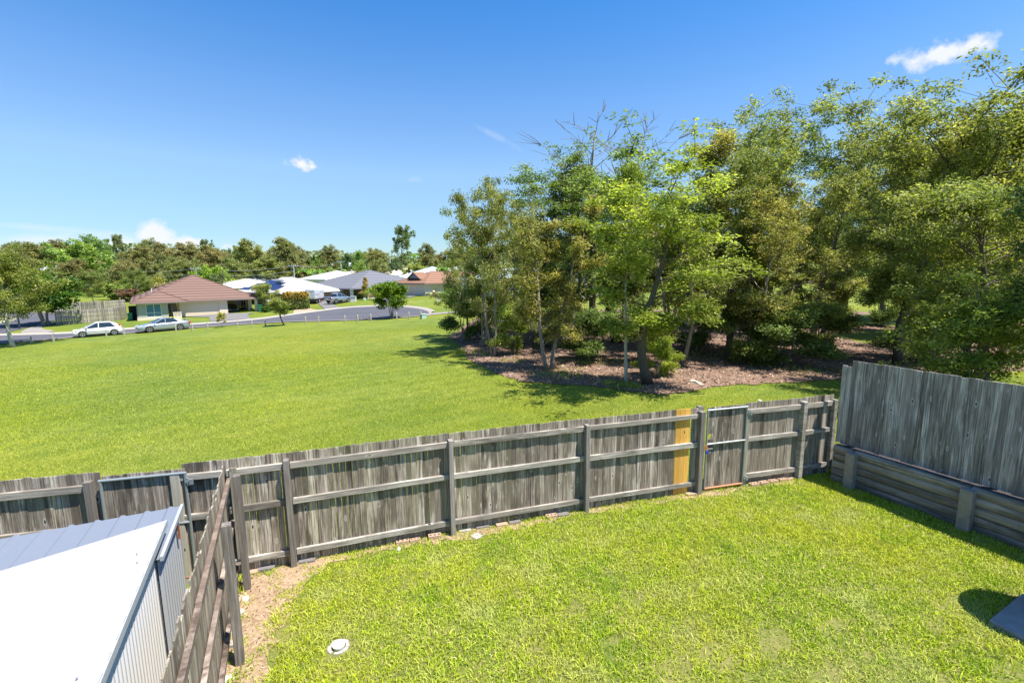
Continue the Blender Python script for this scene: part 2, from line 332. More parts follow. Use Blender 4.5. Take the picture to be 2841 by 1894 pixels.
# ================================================================== GROUND
rng = np.random.default_rng(7); random.seed(5)
def grid_axis(segs):
    a = []
    for x0, x1, st in segs: a += list(np.arange(x0, x1, st))
    return np.array(a + [segs[-1][1]])
def make_ground():
    xs = grid_axis([(-2500, -500, 400), (-500, -120, 38), (-120, -70, 5), (-70, 34, 1.0), (34, 84, 5), (84, 500, 40), (500, 2500, 400)])
    ys = grid_axis([(-300, -20, 40), (-20, 0, 4), (0, 112, 1.0), (112, 480, 8), (480, 3600, 260)])
    X, Y = np.meshgrid(xs, ys); Z = T(X, Y)
    V = np.stack([X, Y, Z], -1).reshape(-1, 3); nx, ny = len(xs), len(ys)
    i = (np.arange(ny - 1)[:, None] * nx + np.arange(nx - 1)[None]).ravel()
    F = np.stack([i, i + 1, i + nx + 1, i + nx], 1)
    return tag(np_mesh('ground', V, [F], m['ground'], smooth=True), kind='structure')
make_ground()
def resample(poly, step):
    out = []
    n = len(poly)
    for i in range(n):
        a = Vector(poly[i][:2]); b = Vector(poly[(i + 1) % n][:2]); k = max(1, int((b - a).length / step))
        out += [a.lerp(b, j / k) for j in range(k)]
    return out
def pip(P, poly):
    P = np.asarray(P); x, y = P[:, 0], P[:, 1]; c = np.zeros(len(P), bool); n = len(poly)
    for i in range(n):
        x1, y1 = poly[i][:2]; x2, y2 = poly[(i + 1) % n][:2]
        if y1 == y2: continue
        c ^= ((y1 > y) != (y2 > y)) & (x < (x2 - x1) * (y - y1) / (y2 - y1) + x1)
    return c
def sheet(name, poly, dz, mat, step=1.2, jit=0.0, kind='structure', edge=.6):
    b = resample(poly, edge)
    if jit: b = [Vector((p.x + random.gauss(0, jit), p.y + random.gauss(0, jit))) for p in b]
    bx = [p.x for p in b]; by = [p.y for p in b]
    gx, gy = np.meshgrid(np.arange(min(bx), max(bx), step), np.arange(min(by), max(by), step)); Q = np.stack([gx.ravel(), gy.ravel()], 1)
    Q = Q[pip(Q, [(p.x, p.y) for p in b])]
    vs = b + [Vector(q) for q in Q]
    r = delaunay_2d_cdt(vs, [], [list(range(len(b)))], 1, 1e-5)
    V = [(p.x, p.y, float(T(p.x, p.y)) + dz) for p in r[0]]
    mb = MB(); mb.add(V, [tuple(f) for f in r[2]]); o = mb.build(name, mat)
    return tag(o, kind=kind)
def strip(name, L, Rr, dz, mat, across=4, along=60, prof=None):
    """ruled strip between two polylines that follows the terrain; prof adds height across it"""
    def rs(pl, n):
        pl = [Vector(p[:2]) for p in pl]; d = [0]
        for a, b in zip(pl, pl[1:]): d.append(d[-1] + (b - a).length)
        o = []
        for k in range(n + 1):
            t = d[-1] * k / n; i = max(j for j in range(len(d)) if d[j] <= t + 1e-9); i = min(i, len(pl) - 2)
            o.append(pl[i].lerp(pl[i + 1], (t - d[i]) / max(1e-9, d[i + 1] - d[i])))
        return o
    A, B = rs(L, along), rs(Rr, along); vs = []; fs = []
    for k in range(along + 1):
        for j in range(across + 1):
            p = A[k].lerp(B[k], j / across); h = prof[j] if prof else 0
            vs.append((p.x, p.y, float(T(p.x, p.y)) + dz + h))
    w = across + 1
    for k in range(along):
        for j in range(across): fs.append((k * w + j, k * w + j + 1, (k + 1) * w + j + 1, (k + 1) * w + j))
    mb = MB(); mb.add(vs, fs); return tag(mb.build(name, mat), kind='structure')
def smooth_line(pts, it=2):
    pts = [Vector(p[:2]) for p in pts]
    for _ in range(it):
        q = [pts[0]]
        for a, b in zip(pts, pts[1:]): q += [a.lerp(b, .25), a.lerp(b, .75)]
        pts = q + [pts[-1]]
    return pts
near = smooth_line([g(*p) for p in ((-160, 968), (0, 955), (208, 936.5), (347, 926), (536, 910), (600, 905.5), (700, 899), (808, 893), (957, 890), (1070, 885), (1165, 878), (1186, 873.5), (1192, 867))])
far = smooth_line([g(*p) for p in ((-160, 935), (0, 931.5), (60, 930), (208, 926), (393, 911), (536, 900.6), (700, 888.7), (808, 874), (898, 862), (957, 854.5), (1031, 850.2), (1106, 850.6), (1150, 854.5), (1180, 860), (1192, 867))])
road_poly = near + far[::-1][1:]
ROAD = [(p.x, p.y) for p in road_poly]
sheet('road', ROAD, .03, m['asphalt'], 1.5)
def offset(line, d):
    o = []
    for i, p in enumerate(line):
        t = (line[min(i + 1, len(line) - 1)] - line[max(i - 1, 0)]).normalized(); o.append(p + Vector((-t.y, t.x)) * d)
    return o
strip('kerb', far, offset(far, .75), .035, m['kerb'], 4, 160, prof=[0, .005, .09, .125, .125])
strip('kerb', near, offset(near, -.28), .035, m['kerb'], 3, 140, prof=[0, .05, .09, .06])
# side road on the far left, its island kerb and the walk
sr = [g(*p)[:2] for p in ((-420, 905), (-200, 873), (0, 858), (80, 862), (152, 870), (230, 880), (152, 889), (100, 903), (58, 914), (20, 922), (0, 929), (-160, 936), (-420, 960))]
sheet('side_road', [Vector(p) for p in sr], .045, m['asphalt'], 2.0)
isl = [g(*p)[:2] for p in ((-400, 905), (-120, 889), (-30, 882), (12, 882), (18, 887), (8, 893), (-60, 903), (-200, 915), (-400, 930))]
sheet('traffic_island', [Vector(p) for p in isl], .16, m['ground'], 2.0)
il = [Vector(p) for p in isl[1:-1]]
strip('kerb', il, offset(il, 1.0), .09, m['kerb'], 2, 60, prof=[.08, .04, -.04])
strip('kerb', [Vector(p) for p in sr[1:5]], offset([Vector(p) for p in sr[1:5]], -.5), .06, m['kerb'], 2, 30, prof=[0, .06, .06])
fp = [g(*p)[:2] for p in ((58, 921.5), (76, 912), (110, 901), (152, 892.5), (156, 897.5), (130, 903), (116, 909), (120, 914), (145, 917.5), (150, 921), (108, 926), (60, 926))]
sheet('footpath', [Vector(p) for p in fp], .06, m['path'], 1.5)
fp2 = [g(*p)[:2] for p in ((1166, 876), (1190, 869.5), (1250, 865), (1420, 853), (1425, 856), (1250, 869), (1200, 874), (1168, 880))]
sheet('footpath', [Vector(p) for p in fp2], .05, m['path'], 1.2)
fp3 = [g(*p)[:2] for p in ((130, 861), (200, 866), (240, 870), (242, 866), (190, 861), (130, 857))]
sheet('footpath', [Vector(p) for p in fp3], .05, m['path'], 2.5)
# driveways
sheet('driveway', [Vector(g(*p)[:2]) for p in ((505, 879), (640, 869.5), (708, 869), (688, 873), (695, 885.5), (585, 893), (580, 881))], .075, m['agg'], 1.2)
sheet('driveway', [Vector(g(*p)[:2]) for p in ((866, 832), (990, 830), (930, 840), (923, 845), (950, 855), (902, 859.5))], .08, m['agg'], 1.2)
sheet('driveway', [Vector(g(*p)[:2]) for p in ((818, 852), (838, 853), (885, 861.5), (845, 867), (813, 872.5))], .07, m['pink'], 1.2)
sheet('driveway', [Vector(g(*p)[:2]) for p in ((1095, 818), (1250, 821), (1248, 825), (1160, 821), (1125, 829), (1065, 848), (1042, 849), (1050, 836))], .08, m['agg'], 1.5)
# mulch under the wood
mulch = [g(*p)[:2] for p in ((1250, 935), (1279, 960), (1300, 997), (1340, 1020), (1400, 1044), (1450, 1058), (1530, 1066), (1600, 1070), (1700, 1078), (1770, 1090), (1830, 1093), (1890, 1090), (1960, 1078), (2060, 1066), (2150, 1063), (2240, 1060), (2340, 1052), (2500, 1042), (2841, 1030), (3150, 1000))] + [(48, 38), (40, 60), (10, 62), (-4, 52)]
MULCH = [(p[0], p[1]) for p in mulch]
sheet('mulch_bed', [Vector(p) for p in MULCH], .03, m['mulch'], 1.2, .09, edge=.5)
for k, pl in enumerate((((2330, 892), (2420, 868), (2600, 860), (2700, 880), (2560, 905), (2380, 905)), ((2300, 930), (2460, 915), (2640, 925), (2600, 948), (2400, 955)), ((1680, 905), (1790, 895), (1830, 905), (1720, 930)), ((1880, 880), (2050, 870), (2100, 885), (1950, 900)))):
    sheet('grass_patch', [Vector(g(*p)[:2]) for p in pl], .05, m['ground'], 1.0, .12)
# ================================================================== BACK FENCE
UP = Vector((0, 0, 1))
PA, PB, PC, PG, PR, PD, PE = [Vector((*p, 0)) for p in ((-3.72, 7.31), (-1.14, 8.22), (1.5, 9.04), (4.12, 9.79), (5.30, 10.10), (6.76, 10.47), (7.66, 10.76))]
PL = Vector((-4.60, 7.02, 0)); PN = Vector((-5.22, 6.86, 0)); PM = Vector((-6.34, 6.58, 0)); PF = Vector((-13.5, 4.85, 0))
def frame(p, q, flip=1):
    d = (q - p); L = d.length; d.normalize(); n = Vector((-d.y, d.x, 0)) * flip     # n: away from the viewer's yard
    return Matrix(((d.x, n.x, 0, p.x), (d.y, n.y, 0, p.y), (0, 0, 1, p.z), (0, 0, 0, 1))), L
def s_at(px, p, q, z, y=.09):
    M, L = frame(p, q); lo, hi = -.3, L + .3
    for _ in range(40):
        mid = (lo + hi) / 2
        if proj(M @ Vector((mid, y, z)))[0] < px: lo = mid
        else: hi = mid
    return lo
def palings(mb, p, q, top, bot=.02, w=.1, y0=.09, t=.015, s0=0, s1=None, flip=1, jt=.0055, skip=None, gap=.0045):
    M, L = frame(p, q, flip); s1 = L if s1 is None else s1; n = max(1, round((s1 - s0) / w)); w = (s1 - s0) / n
    for i in range(n):
        x = s0 + i * w
        if skip and skip[0] <= x + w / 2 <= skip[1]: continue
        gp = gap * random.choice((.3, .6, 1, 2.2)); dy = random.uniform(0, .012); tz = top(x) if callable(top) else top
        mb.box(x + gp / 2, x + w - gp / 2, y0 + dy, y0 + t + dy, bot + random.uniform(-.01, .01), tz + random.gauss(0, jt), M, random.random())
def rail(p, q, z0, z1, parent, s0=0, s1=None, y0=.036, y1=.0885, mat='rail', flip=1, name='rail'):
    M, L = frame(p, q, flip); s1 = L if s1 is None else s1; mb = MB(); mb.cur = random.random()
    n = max(1, int((s1 - s0) / .35)); sag = random.uniform(-.008, .008)
    mb.box(s0, s1, y0, y1, z0, z1, M); return mb.build(name, m[mat], parent, world=True, bevel=.004)
def post(p, q, s, z1, parent, w=.09, y0=-.05, y1=.088, z0=-.2, mat='post', flip=1, lean=0.0, name='post', slant=0.0):
    M, L = frame(p, q, flip); mb = MB(); mb.cur = random.random(); mb.box(s - w / 2, s + w / 2, y0, y1, z0, z1, M)
    o = mb.build(name, m[mat], parent, world=True, bevel=.006); return o
fence = empty('timber_fence', PL, label='long weathered paling fence across the back yard with three new yellow palings', cat='fence')
mb = MB()
TOP = lambda x: 1.975
gs0 = s_at(1872, PC, PG, 1.0); gs1 = s_at(1911, PC, PG, 1.0)
palings(mb, PN + (PL - PN) * .1, PL, 1.985); palings(mb, PL, PA, 1.985); palings(mb, PA, PB, 1.98); palings(mb, PB, PC, 1.975); palings(mb, PC, PG, 1.96, skip=(gs0, gs1), s1=(PG - PC).length + .09)
mb.build('palings', m['wood'], fence, world=True)
for k in range(3):
    mb = MB(); mb.cur = .2 + .3 * k; M, L = frame(PC, PG); w = (gs1 - gs0) / 3
    mb.box(gs0 + k * w + .002, gs0 + (k + 1) * w - .002, .092, .108, .01, 1.965, M); tag(mb.build('paling', m['newpine'], fence, world=True), 'new yellow pine paling')
for (p, q) in ((PL, PA), (PA, PB), (PB, PC), (PC, PG)):
    e = -.02 if q is PG else 0
    for z0, z1 in ((1.73, 1.83), (1.10, 1.20), (.19, .29)): rail(p, q, z0 + random.uniform(-.01, .01), z1, fence, s0=.05, s1=(q - p).length - .0)
M0, L0 = frame(PN, PL)
for z0, z1 in ((1.73, 1.83), (1.06, 1.16)): rail(PN, PL, z0, z1, fence)
for p, q, s, z, w in ((PA, PB, 0, 1.90, .085), (PB, PC, 0, 1.88, .085), (PC, PG, 0, 1.87, .085), (PG, PR, -.018, 1.90, .11)): post(p, q, s, z, fence, w)
post(PG, PR, .005, 1.985, fence, .10, .09, .19)
mb = MB(); M, L = frame(PL, PA); mb.cur = .3; mb.box(.10, .20, .02, .045, .30, 1.86, M); tag(mb.build('cover_board', m['postpale'], fence, world=True), 'pale upright board beside the corner')
post(PN, PL, -.02, 1.86, fence, .13, .02, .12, mat='postpale')
# gate in the back fence
def gate(name, p, q, s0, s1, z0, z1, zr, label, hole=None, nboard=11, top_over=.05, mat='wood'):
    M, L = frame(p, q); root = empty(name, M @ Vector((s0, 0, 0)), label=label, cat='gate')
    mb = MB(); w = (s1 - s0 - .02) / nboard
    for i in range(nboard):
        a, b = s0 + .01 + i * w + .001, s0 + .01 + (i + 1) * w - .001; a_ = random.random(); dy = random.uniform(0, .004)
        if hole and a < hole[0] < b + .0:
            hx, hz, hr = hole; mb.box(a, b, .06 + dy, .075 + dy, z0 + .01, hz - hr, M, a_); mb.box(a, b, .06 + dy, .075 + dy, hz + hr, z1 + top_over, M, a_)
            continue
        if hole and (abs(a - hole[0]) < hole[2] or abs(b - hole[0]) < hole[2]):
            hx, hz, hr = hole; mb.box(a, b, .06 + dy, .075 + dy, z0 + .01, hz - hr, M, a_); mb.box(a, b, .06 + dy, .075 + dy, hz + hr, z1 + top_over, M, a_); continue
        mb.box(a, b, .06 + dy, .075 + dy, z0 + .01, z1 + top_over + random.gauss(0, .004), M, a_)
    if hole:    # the round opening: a square of board with a circle cut in it
        hx, hz, hr = hole; xs = [s0 + .01 + i * w for i in range(nboard + 1)]
        lo = max(x for x in xs if x <= hx - hr + .001) if any(x <= hx - hr for x in xs) else xs[0]; hi = min(x for x in xs if x >= hx + hr - .001)
        n = 32; r = hr * .93
        for y in (.062, .077):
            ci = [M @ Vector((hx + r * math.cos(t), y, hz + r * math.sin(t))) for t in [2 * math.pi * k / n for k in range(n)]]; sq = []
            for k in range(n):
                t = 2 * math.pi * k / n; c_, s_ = math.cos(t), math.sin(t); e = []
                fx = ((hi - hx) if c_ > 0 else (hx - lo)) / max(1e-6, abs(c_)); fz = hr / max(1e-6, abs(s_)); f = min(fx, fz)
                sq.append(M @ Vector((hx + f * c_, y, hz + f * s_)))
            mb.add(ci + sq, [(k, (k + 1) % n, n + (k + 1) % n, n + k) for k in range(n)], .5)
        ri = [M @ Vector((hx + r * math.cos(t), y, hz + r * math.sin(t))) for y in (.062, .077) for t in [2 * math.pi * k / n for k in range(n)]]
        mb.add(ri, [(k, (k + 1) % n, n + (k + 1) % n, n + k) for k in range(n)], .1)
    mb.build('palings', m[mat], root, world=True)
    r = .021; fr = MB()
    fr.tube([M @ Vector(v) for v in ((s0, .035, z0), (s0, .035, z1))], r, 10); fr.tube([M @ Vector(v) for v in ((s1, .035, z0), (s1, .035, z1))], r, 10)
    fr.tube([M @ Vector(v) for v in ((s0 - r, .035, z1), (s1 + r, .035, z1))], r, 10); fr.tube([M @ Vector(v) for v in ((s0, .03, zr), (s1, .03, zr))], r, 10)
    fr.build('frame', m['galv'], root, world=True, smooth=False)
    br = MB(); br.tube([M @ Vector(v) for v in ((s0, .035, z0), (s1, .035, z0))], r, 10); tag(br.build('bottom_rail', m['rust'], root, world=True), 'rust-red bottom tube')
    for z in (z1 - .14, z0 + .12):
        h = MB(); h.box(s1 + .015, s1 + .10, .0, .03, z - .02, z + .02, M); h.tube([M @ Vector((s1 + .035, .02, z - .06)), M @ Vector((s1 + .035, .02, z + .06))], .016, 8); h.box(s1 + .06, s1 + .11, -.01, .02, z - .045, z + .045, M); h.build('hinge', m['galv'], root, world=True)
    return root, M
sg0, sg1 = s_at(1959, PG, PR, 1.0, .035), s_at(2066, PG, PR, 1.0, .035)
sh = s_at(1965, PG, PR, 1.28, .06)
gt, GM = gate('garden_gate', PG, PR, sg0, sg1, .10, 1.90, 1.13, 'grey paling garden gate in a galvanised frame with a round hole', (max(sh, sg0 + .085), 1.29, .066))
lb = MB(); lb.box(sg0 - .02, sg0 + .14, -.005, .012, 1.02, 1.045, GM); lb.build('latch', m['galv'], gt, world=True)
lb = MB(); lb.box(sg0 - .075, sg0 - .02, -.03, -.01, 1.02, 1.13, GM); lb.tube([GM @ Vector((sg0 - .06, -.02, 1.1)), GM @ Vector((sg0 + .01, -.02, 1.04))], .014, 8); tag(lb.build('hasp', m['rust'], gt, world=True), 'rusty hasp on the post side')
kp = GM @ Vector((sg0 - .035, -.045, .95)); k0 = empty('padlock', kp, label='small blue padlock hanging on the gate latch', cat='padlock')
kb = MB(); kb.box(-.028, .028, -.014, .014, 0, .052); kb.build('body', m['blue'], k0, bevel=.006)
kb = MB(); kb.tube([(-.017, 0, .045), (-.017, 0, .075), (-.009, 0, .088), (.009, 0, .088), (.017, 0, .075), (.017, 0, .045)], .004, 6); kb.build('shackle', m['galv'], k0)
# fence right of the gate
f2 = empty('timber_fence', PR, label='short grey paling fence between the garden gate and the tall side fence', cat='fence')
s0 = .06
mb = MB(); palings(mb, PR, PD, 1.97, s0=-.03); palings(mb, PD, PE, 1.97, s1=(PE - PD).length + .05); mb.build('palings', m['wood2'], f2, world=True)
for z0, z1 in ((1.72, 1.83), (1.08, 1.18), (.20, .31)): rail(PR, PD, z0, z1, f2, s0=.03); rail(PD, PE, z0, z1, f2)
post(PR, PD, -.02, 1.84, f2, .09, .02, .11, mat='postpale'); post(PD, PE, 0, 1.90, f2, .11, -.02, .1, mat='rail'); post(PD, PE, (PE - PD).length + .02, 1.86, f2, .10, .0, .1, mat='rail')
# neighbour's back fence and gate on the left
f3 = empty('timber_fence', PM, label="neighbour's grey paling fence running left from the wide metal-framed gate", cat='fence')
mb = MB(); palings(mb, PF, PM, 1.98, s1=(PM - PF).length + .13, w=.105); mb.build('palings', m['wood'], f3, world=True)
for z0, z1 in ((1.70, 1.81), (1.06, 1.17), (.2, .3)): rail(PF, PM, z0, z1, f3, s1=(PM - PF).length - .05)
post(PF, PM, (PM - PF).length - .0, 1.87, f3, .10, 0, .09); post(PF, PM, (PM - PF).length - 2.4, 1.87, f3, .09)
ng0, ng1 = s_at(279, PM, PN, 1.8, .035), s_at(514, PM, PN, 1.8, .035)
gate('driveway_gate', PM, PN, ng0, ng1, .12, 1.86, 1.05, "wide grey paling gate in a silver frame behind the neighbour's sheds", None, 12, .06)
# ================================================================== SIDE FENCE (left) seen from above
SA, SB = Vector((-4.52, 6.98, 0)), Vector((-1.75, 1.36, 0))      # yard face of the palings
sf = empty('side_fence', SA, label='old brown-railed paling fence between the yard and the metal sheds', cat='fence')
Ms, Ls = frame(SA, SB, 1)   # flip 1: n = (-dy, dx): towards the yard
mb = MB(); palings(mb, SA, SB, lambda x: 1.97 + .0 * x, y0=-.02, t=.016, w=.1, jt=.022, s0=.1); mb.build('palings', m['wood2'], sf, world=True)
for z0, z1, a, b in ((1.68, 1.76, .02, .075), (.98, 1.06, .02, .075), (.22, .30, .02, .075)):
    j = Ls * .51
    rail(SA, SB, z0, z1, sf, s0=.05, s1=j, y0=a, y1=b, mat='rail_old'); rail(SA, SB, z0 - .006, z1 - .004, sf, s0=j + .004, y0=a + .004, y1=b + .004, mat='rail_old')
for (x, y, h) in ((-4.30, 6.69, 1.90), (-3.60, 5.26, 1.91), (-2.35, 2.75, 1.9)):
    q = Ms.inverted() @ Vector((x, y, 0)); post(SA, SB, q.x, h, sf, .11, .135, .235, mat='post')
# ================================================================== METAL SHEDS
def corr(o, u, w, n, W, L, pitch, h, crest=.3):
    """ribbed sheet: ribs run along w, spaced along u"""
    mb = MB(); o, u, w, n = Vector(o), Vector(u).normalized(), Vector(w).normalized(), Vector(n).normalized(); prof = []; x = 0
    while x < W - 1e-6:
        for dx, hh in ((0, 0), (pitch * (.5 - crest / 2 - .1), 0), (pitch * (.5 - crest / 2), h), (pitch * (.5 + crest / 2), h), (pitch * (.5 + crest / 2 + .1), 0)):
            if x + dx <= W: prof.append((x + dx, hh))
        x += pitch
    prof.append((W, 0)); t = -.004
    top = [o + u * a + n * b for a, b in prof]; vs = top + [p + w * L for p in top]; k = len(top); fs = [(i, i + 1, k + i + 1, k + i) for i in range(k - 1)]
    vs += [p + n * t for p in vs]; fs += [(2 * k + a, 2 * k + d, 2 * k + c, 2 * k + b) for a, b, c, d in fs]
    fs += [(0, k, 3 * k, 2 * k), (k - 1, 3 * k - 1, 4 * k - 1, 2 * k - 1)] + [(i, i + 2 * k, i + 1 + 2 * k, i + 1) for i in range(k - 1)] + [(k + i, k + i + 1, 3 * k + i + 1, 3 * k + i) for i in range(k - 1)]
    mb.add(vs, fs); return mb
dS = Vector((.4577, -.889, 0)); nS = Vector((-.889, -.4577, 0))         # along the side fence / away from it
Wc = Vector((-3.80, 4.80, 2.25))
sw = empty('garden_shed', (Wc.x, Wc.y, 0), label='white metal shed with a bright ribbed roof beside the side fence', cat='shed')
sl_ = (nS + Vector((0, 0, -.13))).normalized(); nn = sl_.cross(dS); nn = nn if nn.z > 0 else -nn
corr(Wc, dS, sl_, nn, 4.4, 3.6, .20, .017, .40).build('roof', m['shed_white'], sw, world=True, fixn=False)
wo = Wc + nS * .07 + dS * .06; wo.z = 0
corr(wo, dS, (0, 0, 1), -nS, 4.2, 2.215, .085, .014, .35).build('side_wall', m['shed_wall'], sw, world=True, fixn=False)
corr(wo + nS * .01, nS, (0, 0, 1), -dS, 3.3, 1.78, .085, .014, .35).build('back_wall', m['shed_wall'], sw, world=True, fixn=False)
mb = MB(); mb.beam(Wc + Vector((0, 0, -.03)), Wc + dS * 4.4 + Vector((0, 0, -.03)), .012, .07); mb.build('edge_flashing', m['shed_blue'], sw, world=True)
for a, b in ((.5, .12), (.62, .14), (.8, .1), (2.2, .15), (2.35, .12), (2.6, .13), (1.4, 1.9), (3.1, .2)): mb = MB(); mb.lathe([(.007, 0), (.007, .008)], 8, Wc + dS * a + sl_ * b + nn * .011); mb.build('roof_screw', m['galv'], sw, world=True)
Gc = Vector((-4.07, 5.41, 2.10)); dG = Vector((.44, -.898, 0)).normalized(); nG = Vector((-.914, -.405, 0)).normalized()
sg = empty('garden_shed', (Gc.x, Gc.y, 0), label='grey zinc-roofed shed tucked behind the white shed', cat='shed')
s2 = (nG + Vector((0, 0, -.012))).normalized(); d2 = (dG + Vector((0, 0, -.03))).normalized(); n2 = s2.cross(d2); n2 = n2 if n2.z > 0 else -n2
corr(Gc, s2, d2, n2, 3.9, 1.15, .235, .018, .12).build('roof', m['shed_grey'], sg, world=True, fixn=False)
wo = Gc + nG * .05 + dG * .04; wo.z = 0
corr(wo, dG, (0, 0, 1), -nG, 1.05, 2.06, .10, .012, .3).build('side_wall', m['shed_blue'], sg, world=True, fixn=False)
corr(wo, nG, (0, 0, 1), -dG, 3.8, 2.03, .10, .012, .3).build('back_wall', m['shed_blue'], sg, world=True, fixn=False)
mb = MB(); mb.beam(Gc + Vector((0, 0, .0)), Gc + d2 * 1.15 + Vector((0, 0, .0)), .03, .05); mb.build('edge_flashing', m['shed_blue'], sg, world=True)
mb = MB(); p = Gc - nG * -.035 + dG * .25; mb.beam(Vector((p.x, p.y, 1.98)) - nG * .02, Vector((p.x, p.y, 1.80)) - nG * .02, .03, .008); tag(mb.build('patch', m['rust'], sg, world=True), 'orange-brown rust patch')
# wire mesh panel between shed and fence
mb = MB(); p0 = Vector((-4.02, 5.62, 0)); u = Vector((.45, .2, 0)).normalized()
p0 = Vector((-4.02, 5.45, 0))
for i in range(4): mb.tube([p0 + u * .05 * i, p0 + u * .05 * i + UP * 1.25], .003, 4)
for i in range(25): mb.tube([p0 + UP * .05 * i, p0 + u * .15 + UP * .05 * i], .003, 4)
tag(mb.build('wire_panel', m['galv']), 'square wire mesh panel standing between the grey shed and the side fence', 'mesh panel')
# ================================================================== RIGHT: retaining wall and tall fence
RA = Vector((7.62, 10.06, 0)); dR = Vector((.4437, -.8962, 0)); nR = Vector((.8962, .4437, 0))
MR = Matrix(((dR.x, nR.x, 0, RA.x), (dR.y, nR.y, 0, RA.y), (0, 0, 1, 0), (0, 0, 0, 1)))
m['darksoil'] = soil_mat('dark_gravel', (.035, .03, .03), (.06, .052, .05), (.12, .11, .11), 4, 30)
rw = empty('retaining_wall', RA, label='low grey sleeper retaining wall with concrete posts under the tall side fence', cat='wall')
for k, s in enumerate((0.02, 2.02, 4.02, 6.02)):
    mb = MB(); mb.box(s - .095, s + .095, -.10, .10, -.3, .83, MR); mb.build('concrete_post', m['concrete'], rw, world=True, bevel=.012)
m['sleeper'] = wood('sleeper_timber', (.09, .075, .06), (.235, .205, .17), (.42, .385, .335), False, .75, .15, False, .5)
for b in range(4):
    a0, a1 = (-.42, .0) if b == 0 else (.03 + (b - 1) * 2, 2.01 + (b - 1) * 2)
    for k in range(5):
        z0 = -.02 + k * .177; pr = []
        for t in range(9):
            an = -math.pi / 2 + math.pi * t / 8; pr.append((.10 - .05 * max(0, math.cos(an)) ** .8, z0 + .088 + .088 * math.sin(an)))
        pr += [(.15, z0 + .176), (.15, z0 + .001)]
        P3 = [MR @ Vector((a0, y, z)) for y, z in pr]; mb = MB(); mb.cur = random.random(); mb.prism(P3, dR * (a1 - a0)); mb.build('sleeper', m['sleeper'], rw, world=True, bevel=.004)
mb = MB(); mb.box(-.45, 7.5, .152, 3.0, -.1, .845, MR); tag(mb.build('raised_ground', m['darksoil']), kind='structure')
tf = empty('tall_fence', RA + nR * .3, label='tall silver-grey paling fence in shade on the right side of the yard', cat='fence')
FA = RA + nR * .30 - dR * .50; FB = RA + nR * .30 + dR * 7.2
mb = MB(); Mf, Lf = frame(FA, FB, 1)
random.seed(11)
for layer in (0, 1):
    n = int(Lf / .1)
    for i in range(n):
        x = i * .1; mb.box(x + .001, x + .099, -.015 - random.choice((0, .004, .012, .018)), 0, .885 + random.uniform(-.012, .012), (2.72 if i < 2 else 2.86) + random.gauss(0, .006), Mf, random.random()) if layer == 0 else None
mb.build('palings', m['tallwood'] if 'tallwood' in m else m['wood2'], tf, world=True)
for z in (1.15, 1.85, 2.55):
    mb = MB(); mb.cur = random.random(); mb.box(.1, Lf, .001, .046, z, z + .09, Mf) if False else mb.box(.1, Lf, .002, .046, z, z + .09, Mf); mb.build('rail', m['rail'], tf, world=True)
for s in (.35, 2.75, 5.15):
    mb = MB(); mb.box(s - .045, s + .045, .047, .14, .3, 2.75, Mf); mb.build('post', m['post'], tf, world=True)
# ================================================================== YARD GROUND, SLAB, LID, BRICKS
YARD = [(SA.x + .03, SA.y), (PA.x, PA.y + .1), (PB.x, PB.y + .1), (PC.x, PC.y + .1), (PG.x, PG.y + .1), (PD.x, PD.y + .1), (PE.x, PE.y + .05), (RA.x + .05, RA.y + .1), (RA.x + dR.x * 7 + .05, RA.y + dR.y * 7), (9.5, -1.0), (-.6, -1.0)]
M_ = Mat('lawn_thatch'); pos = M_.g.outputs['Position']; a = M_.noise(1.4, 4, .6, vec=pos); b = M_.noise(30, 5, .7, vec=pos)
c = M_.mix(M_.mr(a, .35, .65), (.10, .14, .02), (.19, .18, .055)); c = M_.mix(M_.mr(b, .5, .75), c, (.30, .24, .11)); M_.P(Base_Color=c, Roughness=.95, Specular_IOR_Level=.1); M_.bump(b, .8, .02); m['thatch'] = M_.m
sheet('yard_ground', [Vector(p) for p in YARD], .012, m['thatch'], 1.0)
SOIL = [(SA.x + .05, SA.y - .02), (-2.0, 1.4), (-2.0, 1.4)] + [G(*p, 0) for p in ((715, 1894), (742, 1840), (775, 1735), (812, 1680), (835, 1625), (875, 1588), (945, 1555), (1060, 1530), (1160, 1512), (1290, 1492), (1380, 1478), (1500, 1452), (1600, 1432), (1700, 1418), (1780, 1400), (1900, 1388), (2010, 1374), (2110, 1352), (2200, 1338))] + [(PD.x, PD.y + .08), (PG.x, PG.y + .08), (PC.x, PC.y + .08), (PB.x, PB.y + .08), (PA.x, PA.y + .08)]
SOIL = [SOIL[0], SOIL[1]] + SOIL[3:]
sheet('bare_soil', [Vector(p) for p in SOIL], .022, m['soil'], .5, .06, edge=.12)
s0 = G(2745, 1718, .08); e1 = Vector(G(2841, 1641, .08)) - Vector(s0); e2 = Vector(G(2841, 1768, .08)) - Vector(s0); e1.normalize(); e2.normalize()
o = Vector((*s0, 0)); mb = MB(); P4 = [o, o + Vector((*e1, 0)) * 2.2, o + Vector((*e1, 0)) * 2.2 + Vector((*e2, 0)) * 2.6, o + Vector((*e2, 0)) * 2.6]
mb.prism([Vector((p.x, p.y, -.05)) for p in P4], (0, 0, .13)); tag(mb.build('concrete_slab', simple('dark_slab', (.30, .27, .25), .85, 0, 7, .4, .004), bevel=.008), 'dark grey concrete slab lying in the lawn at the right edge', 'slab')
